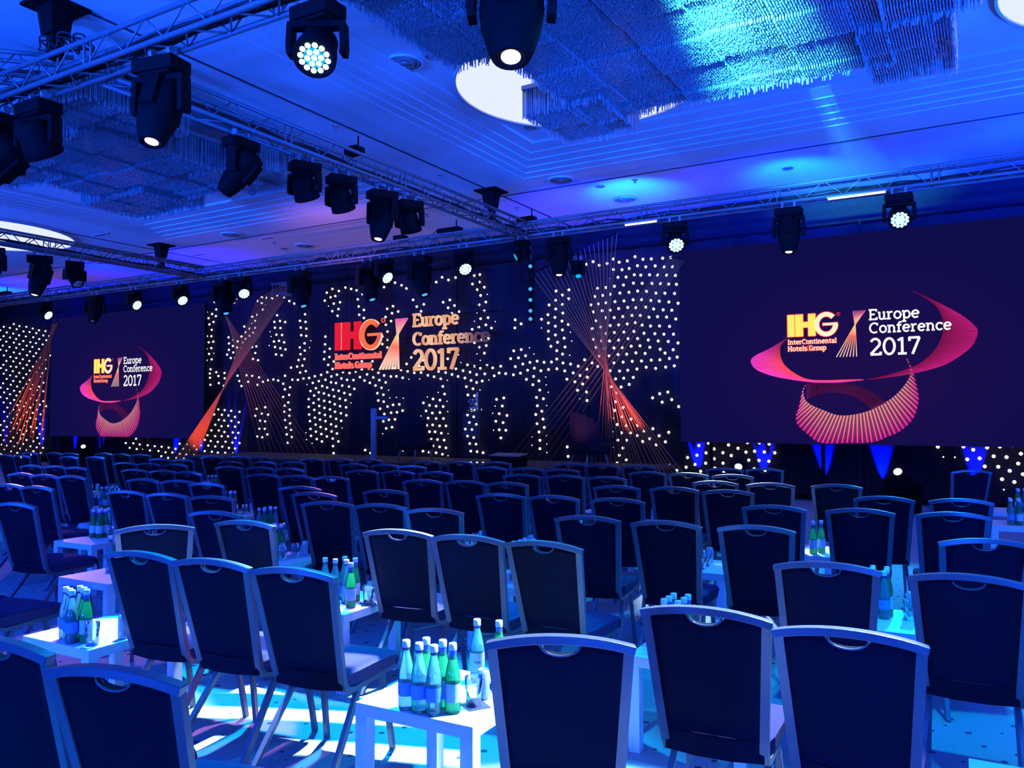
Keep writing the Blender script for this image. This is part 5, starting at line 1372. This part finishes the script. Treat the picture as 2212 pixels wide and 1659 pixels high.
# ------------------------------------------------------------------ banquet chairs
def make_chair():
    t = empty('banquet_chair')
    X = lambda z: .174 + (.203 - .174) * (z - .47) / .43
    ya = lambda z: .115 - .115 * (z - .47) / .43
    prof = [(-.0155, -.012), (.0155, -.012), (.0155, .012), (-.0155, .012)]
    for sx in (-1, 1):
        path = [(sx * X(.905), ya(.905), .905), (sx * X(.75), ya(.75), .75), (sx * X(.6), ya(.6), .6), (sx * X(.49), ya(.49), .49),
                (sx * .171, .128, .43), (sx * .170, .155, .395), (sx * .170, .20, .383), (sx * .174, .55, .390)]
        b = MB()
        b.sweep(path, prof, False, True, (sx * 0.0, 1, .25))
        b.build('side_post', 'chair_metal', t)
    arcp = [(.2205 * math.sin(a) / math.sin(.5), -.012 * math.cos(a * 3.1) , .902 + .030 * (math.cos(a) - math.cos(.5)) / (1 - math.cos(.5))) for a in [-.5 + i / 12 for i in range(13)]]
    b = MB()
    for i in range(13):
        p = arcp[i]
        arcp[i] = (p[0], p[1], p[2])
    b.sweep(arcp, [(-.019, -.013), (.019, -.013), (.019, .013), (-.019, .013)], False, True, (0, 0, 1))
    b.build('top_rail', 'chair_metal', t, bevel=.003)
    # upholstered back, notched under the rail for the grip
    def ztop(x):
        z = .888 + .030 * (math.cos(min(.5, abs(x) / .2205 * .5)) - math.cos(.5)) / (1 - math.cos(.5)) - .004
        if abs(x) < .056:
            z -= .012 + .020 * math.sqrt(max(0, 1 - (x / .056) ** 2))
        return z
    us = [-1, -.8, -.55, -.36, -.278, -.277, -.24, -.18, -.1, 0, .1, .18, .24, .277, .278, .36, .55, .8, 1]
    vs = [0, .15, .35, .6, .8, .95, 1]
    b = MB()
    grid = {}
    for side in (0, 1):
        for i, u in enumerate(us):
            for j, v in enumerate(vs):
                zt = ztop(u * .188)
                z = .475 + (zt - .475) * v
                x = u * (X(z) - .013)
                bulge = (1 - u * u) * math.sin(PI * min(1, max(0, v))) ** .5
                y = ya(z) + (-.006 - .010 * bulge if side == 0 else .022 + .026 * bulge)
                grid[side, i, j] = len(b.v)
                b.v.append((x, y, z))
    nu, nv = len(us), len(vs)
    for i in range(nu - 1):
        for j in range(nv - 1):
            q = [(i, j), (i + 1, j), (i + 1, j + 1), (i, j + 1)]
            b.f.append(tuple(grid[(0,) + p] for p in q))
            b.f.append(tuple(grid[(1,) + p] for p in reversed(q)))
            b.sm += [True, True]
    for i in range(nu - 1):
        for j in (0, nv - 1):
            b.f.append((grid[0, i, j], grid[0, i + 1, j], grid[1, i + 1, j], grid[1, i, j]))
            b.sm.append(False)
    for j in range(nv - 1):
        for i in (0, nu - 1):
            b.f.append((grid[0, i, j], grid[0, i, j + 1], grid[1, i, j + 1], grid[1, i, j]))
            b.sm.append(False)
    b.build('backrest', 'navy_fabric', t)
    b = MB()
    for dz, dy, rr_ in ((0, -.006, .0035), (-.006, .012, .003)):
        pts = [(.058 * math.cos(a), dy, ztop(.2 * 0 + .057) - .002 + dz - .030 * math.sin(a) + .0) for a in [PI * i / 12 for i in range(13)]]
        b.tube(pts, rr_, 6)
    b.build('grip_rim', 'chair_metal', t)
    # lower back strip and seat
    b = MB()
    b.bar([(-.170, .122, .437), (-.06, .11, .432), (.06, .11, .432), (.170, .122, .437)], .012, .075, (0, 0, 1))
    b.build('lower_back', 'navy_fabric', t)
    b = MB()
    ss = [(.13, .408), (.14, .470), (.22, .478), (.36, .480), (.50, .474), (.565, .455), (.585, .425), (.575, .40)]
    hw = [.165, .170, .194, .204, .204, .198, .188, .182]
    ring = []
    for (y, z), h in zip(ss, hw):
        ring.append(len(b.v))
        for u in (-1, -.93, -.6, 0, .6, .93, 1):
            b.v.append((u * h, y, z - (.018 if abs(u) == 1 else 0) + .006 * (1 - u * u)))
    for i in range(len(ss) - 1):
        for j in range(6):
            b.f.append((ring[i] + j, ring[i] + j + 1, ring[i + 1] + j + 1, ring[i + 1] + j))
            b.sm.append(True)
    b2 = len(b.v)
    for h, y in ((.165, .13), (.19, .25), (.2, .5), (.182, .575)):
        for u in (-1, 1):
            b.v.append((u * h, y, .402))
    for i in range(3):
        b.f.append((b2 + 2 * i, b2 + 2 * i + 2, b2 + 2 * i + 3, b2 + 2 * i + 1))
        b.sm.append(False)
    for sd, off in ((0, 0), (1, 6)):
        L_ = [ring[i] + off for i in range(len(ss))]
        lo = [b2 + 2 * i + sd for i in range(4)]
        for i0, i1, c0, c1 in ((0, 1, 0, 0), (1, 2, 0, 1), (2, 3, 1, 1), (3, 4, 1, 2), (4, 5, 2, 3), (5, 7, 3, 3)):
            b.f.append((L_[i0], L_[i1], lo[c1], lo[c0]) if c0 != c1 else (L_[i0], L_[i1], lo[c0]))
            b.sm.append(False)
    b.build('seat', 'seat_fabric', t)
    for sx in (-1, 1):
        MB().bar([(sx * .166, .27, .385), (sx * .188, .08, .16), (sx * .203, -.055, 0)], .022, .026, (0, 1, .4)).build('rear_leg', 'chair_metal', t)
        MB().bar([(sx * .166, .46, .385), (sx * .18, .515, .12), (sx * .185, .535, 0)], .022, .024, (0, 1, .2)).build('front_leg', 'chair_metal', t)
    MB().bar([(-.178, .30, .372), (.178, .30, .372)], .02, .012).build('seat_bar', 'chair_metal', t)
    return reg(t)


CH = '-0.206,10.724,24;-1.240,8.010,9;-0.740,7.030,9;-0.210,7.120,8;-0.790,6.060,7;-0.230,6.130,9;-0.040,4.930,15;-0.640,3.820,8;-0.090,3.820,1;-1.350,5.980,6;-1.200,4.860,6;-1.800,7.860,9;-2.334,9.901,10;-0.390,2.681,3;-1.119,2.183,24;-0.851,2.737,5;-4.807,9.702,13;-4.335,9.670,9;-3.863,9.738,11;-4.416,8.697,9;-3.936,7.811,11;-4.874,8.660,11;-4.415,7.723,8;-5.347,8.587,9;-5.858,9.538,9;-6.350,9.386,4;-3.475,7.860,5;-3.360,8.740,6;-2.896,8.769,5;-2.776,9.769,10;-2.404,8.761,8;-2.320,7.840,8;-2.453,7.030,6;-1.957,6.980,9;-2.960,6.920,8;-2.520,5.900,6;-3.048,5.840,9;-4.028,6.756,8;-3.499,5.770,9;-2.255,4.791,9;-1.730,4.800,4;-2.006,3.730,1;-2.468,3.716,7;-4.487,6.722,10;-10.684,8.774,10;-10.243,8.925,6;-9.785,8.949,4;-9.257,7.916,7;-8.822,8.132,6;-8.363,8.218,7;-8.388,7.145,6;-7.906,7.219,9;-7.454,7.281,9;-8.744,8.988,6;-8.286,9.089,7;-7.843,9.220,7;-7.307,8.272,8;-6.864,8.394,8;-6.400,8.354,5;-6.792,9.216,7;-6.383,7.383,10;-5.934,7.486,7;-5.466,7.583,9;-6.950,6.388,12;-6.491,6.425,10;-6.026,6.475,11;-4.934,6.620,12;-5.465,5.463,12;-4.935,5.097,10;-4.557,5.575,10;-4.337,4.622,15;-3.881,4.684,13;-3.360,4.640,13;-2.929,3.695,10;-4.010,3.540,10;-2.600,2.560,9;-4.325,3.137,48;-4.578,3.790,9;-3.548,2.495,7;-3.080,2.530,8;-6.340,3.410,9;-7.642,4.300,8;-8.104,4.294,9;-9.540,5.190,7;-9.061,5.177,8;-8.606,5.221,7;-10.916,6.069,7;-10.463,6.129,7;-10.000,6.115,5;-14.136,7.441,5;-13.678,7.440,5;-14.651,8.116,5;-14.205,8.287,4;-13.726,8.266,6;-12.664,7.622,4;-12.209,7.772,5;-13.163,8.536,4;-12.695,8.550,5;-12.242,8.604,5;-10.773,7.894,7;-10.318,7.941,5;-10.341,7.029,7;-9.886,7.067,7;-9.435,7.151,6;-8.962,6.215,6;-8.500,6.277,7;-8.037,6.254,7;-7.555,5.341,7;-7.060,5.387,11;-6.557,5.323,8;-6.500,4.430,10;-5.990,4.460,10;-5.460,4.480,15;-2.540,1.330,6;-1.990,1.330,12;-4.980,2.330,10;-5.480,2.270,10'
chairs = []
for s in CH.split(';'):
    x, y, a = (float(v) for v in s.split(','))
    chairs.append([x, y, a, int(round((y - .09 * x - 1.56) / 1.03))])
rows = {}
for c in chairs:
    rows.setdefault(c[3], []).append(c)
proto = make_chair()
first = True
NUM = ['zero', 'one', 'two', 'three', 'four', 'five', 'six', 'seven', 'eight', 'nine', 'ten', 'eleven', 'twelve']
SPECIAL = (((-1.08, 2.20), 'navy banquet chair pulled back askew beside the bottle table, pale rail lit white'),
           ((-4.28, 3.14), 'navy banquet chair turned aside behind the table holding six bottles and a bright glass'))
for rk in sorted(rows):
    row = sorted(rows[rk])
    for i, c in enumerate(row):
        o = proto if first else dup(proto)
        first = False
        o.location = (c[0], c[1], 0)
        o.rotation_euler = (0, 0, R(c[2]))
        lb = 'navy banquet chair in row %s from the camera, %s from the distant-screen end' % (NUM[rk + 1], ORD[i + 1])
        for p, s_ in SPECIAL:
            if math.hypot(p[0] - c[0], p[1] - c[1]) < .12:
                lb = s_
        tag(o, lb, 'chair', 'banquet chairs in rows before the stage')


# ------------------------------------------------------------------ low white tables with drinks
def make_table():
    t = empty('side_table')
    MB().box((0, 0, .425), (.55, .55, .05)).build('tabletop', 'white_laminate', t, bevel=.002)
    lg = None
    for sx in (-1, 1):
        for sy in (-1, 1):
            if lg is None:
                lg = MB().box((0, 0, .2), (.055, .055, .4)).build('leg', 'white_laminate', t, (sx * .2475, sy * .2475, 0))
            else:
                inst(lg, t, (sx * .2475, sy * .2475, 0))
    return reg(t)


def make_bottle(green):
    t = empty('water_bottle')
    if green:
        pr = [(.001, .004), (.026, 0), (.0305, .006), (.031, .12), (.030, .14), (.024, .175), (.0165, .205), (.0135, .225), (.0135, .240)]
    else:
        pr = [(.001, .006), (.022, 0), (.029, .006), (.031, .02), (.030, .06), (.0315, .10), (.031, .135), (.028, .16), (.019, .20), (.0135, .222), (.0135, .238)]
    MB().lathe(pr, 14).build('body', 'green_glass' if green else 'clear_plastic', t)
    MB().lathe([(.0152, .238), (.0158, .240), (.0158, .262), (.0145, .2645), (.001, .2645)], 14).build('cap', 'cap_white', t)
    if green:
        MB().lathe([(.0142, .205), (.0142, .236)], 14).build('neck_band', 'neck_band', t)
        MB().lathe([(.0315, .045), (.0315, .115)], 14).build('label', 'paper_label', t)
    else:
        MB().lathe([(.0146, .228), (.0146, .236)], 14).build('neck_ring', 'neck_ring', t)
        MB().lathe([(.0322, .055), (.0322, .108)], 14).build('label', 'blue_label', t)
    return reg(t)


def make_tumbler():
    t = empty('tumbler')
    MB().lathe([(.001, .006), (.024, .006), (.026, .02), (.033, .112), (.035, .112), (.029, .0), (.001, .0)], 16).build('wall', 'tumbler_glass', t)
    MB().lathe([(.001, .007), (.0235, .007), (.0255, .018), (.001, .018)], 14).build('thick_base', 'acrylic', t)
    return reg(t)


def make_can():
    t = empty('drinks_can')
    MB().lathe([(.018, 0), (.022, .003), (.026, .012), (.026, .106), (.022, .116), (.0205, .118)], 16).build('body', 'can_metal', t)
    MB().lathe([(.001, .115), (.019, .115), (.0205, .119), (.022, .117)], 16).build('lid', 'chrome', t)
    return reg(t)


def make_coaster():
    t = empty('coaster')
    MB().box((0, 0, .0015), (.095, .095, .003)).build('card', 'coaster_card', t)
    MB().box((0, 0, .0032), (.07, .07, .0006)).build('print', 'neck_ring', t)
    return reg(t)


PT = dict(table=make_table(), green=make_bottle(True), clear=make_bottle(False), glass=make_tumbler(), can=make_can(), coaster=make_coaster())
USED = set()


def place(kind, x, y, z, rz, label, cat, group):
    if kind in USED:
        o = dup(PT[kind])
    else:
        o = PT[kind]
        USED.add(kind)
    o.location = (x, y, z)
    o.rotation_euler = (0, 0, rz)
    return tag(o, label, cat, group)


# centre x, centre y, row, what stands on it
TB = [(lambda q: (float(q[0]), float(q[1]), int(q[2]), q[3]))(s.split(',')) for s in '-4.104,2.682,1,A;-1.945,2.805,1,B;0.195,2.875,1,S;-5.475,3.675,2,C;-3.502,3.828,2,D;-1.245,3.935,2,E;-7.146,4.614,3,;-4.946,4.709,3,F;-2.823,4.934,3,;-0.645,4.995,3,G;-8.102,5.436,4,;-6.056,5.589,4,;-4.062,5.890,4,;-1.945,6.065,4,H;-9.496,6.278,5,;-7.533,6.483,5,I;-5.522,6.744,5,;-3.523,6.995,5,;-1.395,7.175,5,J;-8.930,7.283,6,;-6.947,7.451,6,;-4.958,7.759,6,;-2.925,8.015,6,;-9.815,8.123,7,;-7.856,8.344,7,;-5.907,8.680,7,;-3.910,8.936,7,;-9.282,9.091,8,;-7.334,9.283,8,;-5.346,9.574,8,;-3.353,9.895,8,;0.255,9.895,8,K;0.208,11.249,9,L;-11.775,7.175,6,;-13.207,8.036,7,M;-11.475,7.955,7,M'.split(';')]
SLOT = [('camera-side', 'far'), ('camera-side', 'inner'), ('middle', 'far'), ('middle', 'inner'), ('stage-side', 'far'), ('stage-side', 'inner')]
tno = {}
for x0, y0, rk, what in sorted(TB, key=lambda q: (q[2], q[0])):
    tno[rk] = tno.get(rk, 0) + 1
    rr = random.Random(int(x0 * 100) * 31 + rk)
    cx, cy, rz = x0, y0, R(2 + rr.uniform(-.5, .5))
    if what in ('A', 'B'):
        rz = R(1.5)
    ph = 'the %s table in row %s' % (ORD[tno[rk]], NUM[rk + 1])
    place('table', cx, cy, 0, rz, 'low white side table in row %s, %s from the distant-screen end' % (NUM[rk + 1], ORD[tno[rk]]), 'table', 'white side tables between the chairs')
    if what == 'S':
        spots = [('clear', .04, -.13)]
        extra = [('can', .19, .1)]
    elif what == 'A':
        spots = [('clear', .02, -.11), ('clear', .075, -.155), ('clear', .105, -.21), ('green', .13, -.13), ('green', .17, -.20), ('clear', .11, -.06)]
        spots = [('clear', .06, -.20), ('clear', .115, -.215), ('clear', .165, -.235), ('green', .155, -.165), ('green', .215, -.19), ('clear', .10, -.15)]
        spots = [(k_, u - .09, v + .0) for k_, u, v in spots]
        extra = [('glass', .205, -.21), ('can', .235, -.06)]
    elif what == 'B':
        spots = [('clear', -.055, -.235), ('clear', .012, -.242), ('clear', .08, -.24), ('green', .13, -.185), ('green', -.005, -.17), ('green', .07, -.165), ('clear', .02, .175), ('green', .115, .20)]
        extra = [('coaster', .17, -.085), ('glass', .165, -.09), ('can', .155, -.0)]
    elif what == 'D':
        spots = [('clear', -.06, -.05), ('clear', .02, -.05), ('clear', .10, -.04), ('green', .11, .03), ('green', .19, -.11), ('clear', .02, .04)]
        extra = [('coaster', .235, .0), ('glass', .235, 0), ('glass', .17, .12), ('can', .24, .2)]
    elif what == 'J':
        spots = [('green', .02, -.17), ('green', .12, -.17), ('green', .17, -.08), ('green', -.08, -.17)]
        extra = [('glass', -.1, .1)]
    else:
        k0 = rr.random()
        spots = []
        bx, by = rr.uniform(-.14, .06), rr.uniform(-.12, .10)
        for i in range(6):
            g = (i % 3 != 0) if what in 'FHKIM' and what else rr.random() < .5
            spots.append(('green' if g else 'clear', bx + (i % 2) * .072 + rr.uniform(-.006, .006), by + (i // 2 - 1) * .074 + rr.uniform(-.006, .006)))
        extra = [('glass', bx + .20, by + .10), ('glass', bx + .20, by - .04), ('can', bx + .19, by + .04 - .14 + .32)]
    M3 = Matrix.Rotation(rz, 3, 'Z')
    for i, (kd, u, v) in enumerate(spots):
        p = M3 @ Vector((u, v, 0))
        sl_ = SLOT[i] if i < 6 else (('lone', 'clear'), ('lone', 'green'))[i - 6]
        place(kd, cx + p.x, cy + p.y, .45, rr.uniform(0, 6), ('%s water bottle with white cap, %s %s place on %s' % ('green' if kd == 'green' else 'clear', sl_[0], sl_[1], ph)),
              'bottle', 'water bottles on the side tables')
    cnt = {}
    for kd, u, v in extra:
        u, v = max(-.23, min(.235, u)), max(-.23, min(.235, v))
        cnt[kd] = cnt.get(kd, 0) + 1
        p = M3 @ Vector((u, v, 0))
        nm = {'glass': 'clear drinking glass', 'can': 'pale metal drinks can', 'coaster': 'dark square coaster'}[kd]
        z = .45 + (.0036 if kd == 'glass' and any(e[0] == 'coaster' and abs(e[1] - u) < .02 for e in extra) else 0)
        place(kd, cx + p.x, cy + p.y, z, rr.uniform(0, 1), '%s%s on %s beside the bottles' % ('second ' if cnt[kd] == 2 else '', nm, ph),
              {'glass': 'glass', 'can': 'can', 'coaster': 'coaster'}[kd], {'glass': 'drinking glasses on the side tables', 'can': 'drinks cans on the side tables', 'coaster': 'coasters'}[kd])

# a leafy garnish on a saucer at the far edge of the near table
o = empty('garnish_dish', (-1.79, 2.93, .45))
MB().lathe([(.001, .004), (.03, .004), (.045, .014), (.047, .013), (.03, 0), (.001, 0)], 18).build('dish', 'acrylic', o)
for i in range(9):
    a = i * .7
    MB().lathe([(.001, 0), (.012, .004), (.001, .008)], 8, (.02 * math.cos(a), .02 * math.sin(a), .008 + .002 * (i % 3)), Matrix.Rotation(.5, 3, 'X')).build('leaf', 'lime', o)
tag(o, 'small glass dish with green garnish beside the lone green bottle', 'dish')

# the word on the lone bottle's label
lb = MB()
zz, rad = .083, .0326
P = None
for o in bpy.data.objects:
    if o.get('label', '').startswith('clear water bottle') and 'lone' in o.get('label', '') and abs(o.location.x + 1.94) < .12:
        P = o
if P is not None:
    P.rotation_euler = (0, 0, 0)
    th0 = math.atan2(-P.location.y, -P.location.x)
    wr = lambda u, v, d: (rad * math.cos(th0 + (u - .012) / rad), rad * math.sin(th0 + (u - .012) / rad), zz + v)
    text(lb, 'Acqua', 0, 0, .013, .030, .13, wr)
    lb.build('label_word', 'ink', P)
    lab = [c for c in P.children if c.name.startswith('label') and not c.name.startswith('label_word')][0]
    pale = MB().lathe([(.0321, .045), (.0321, .125)], 14).build('label', 'paper_label', P)
    bpy.data.objects.remove(lab)
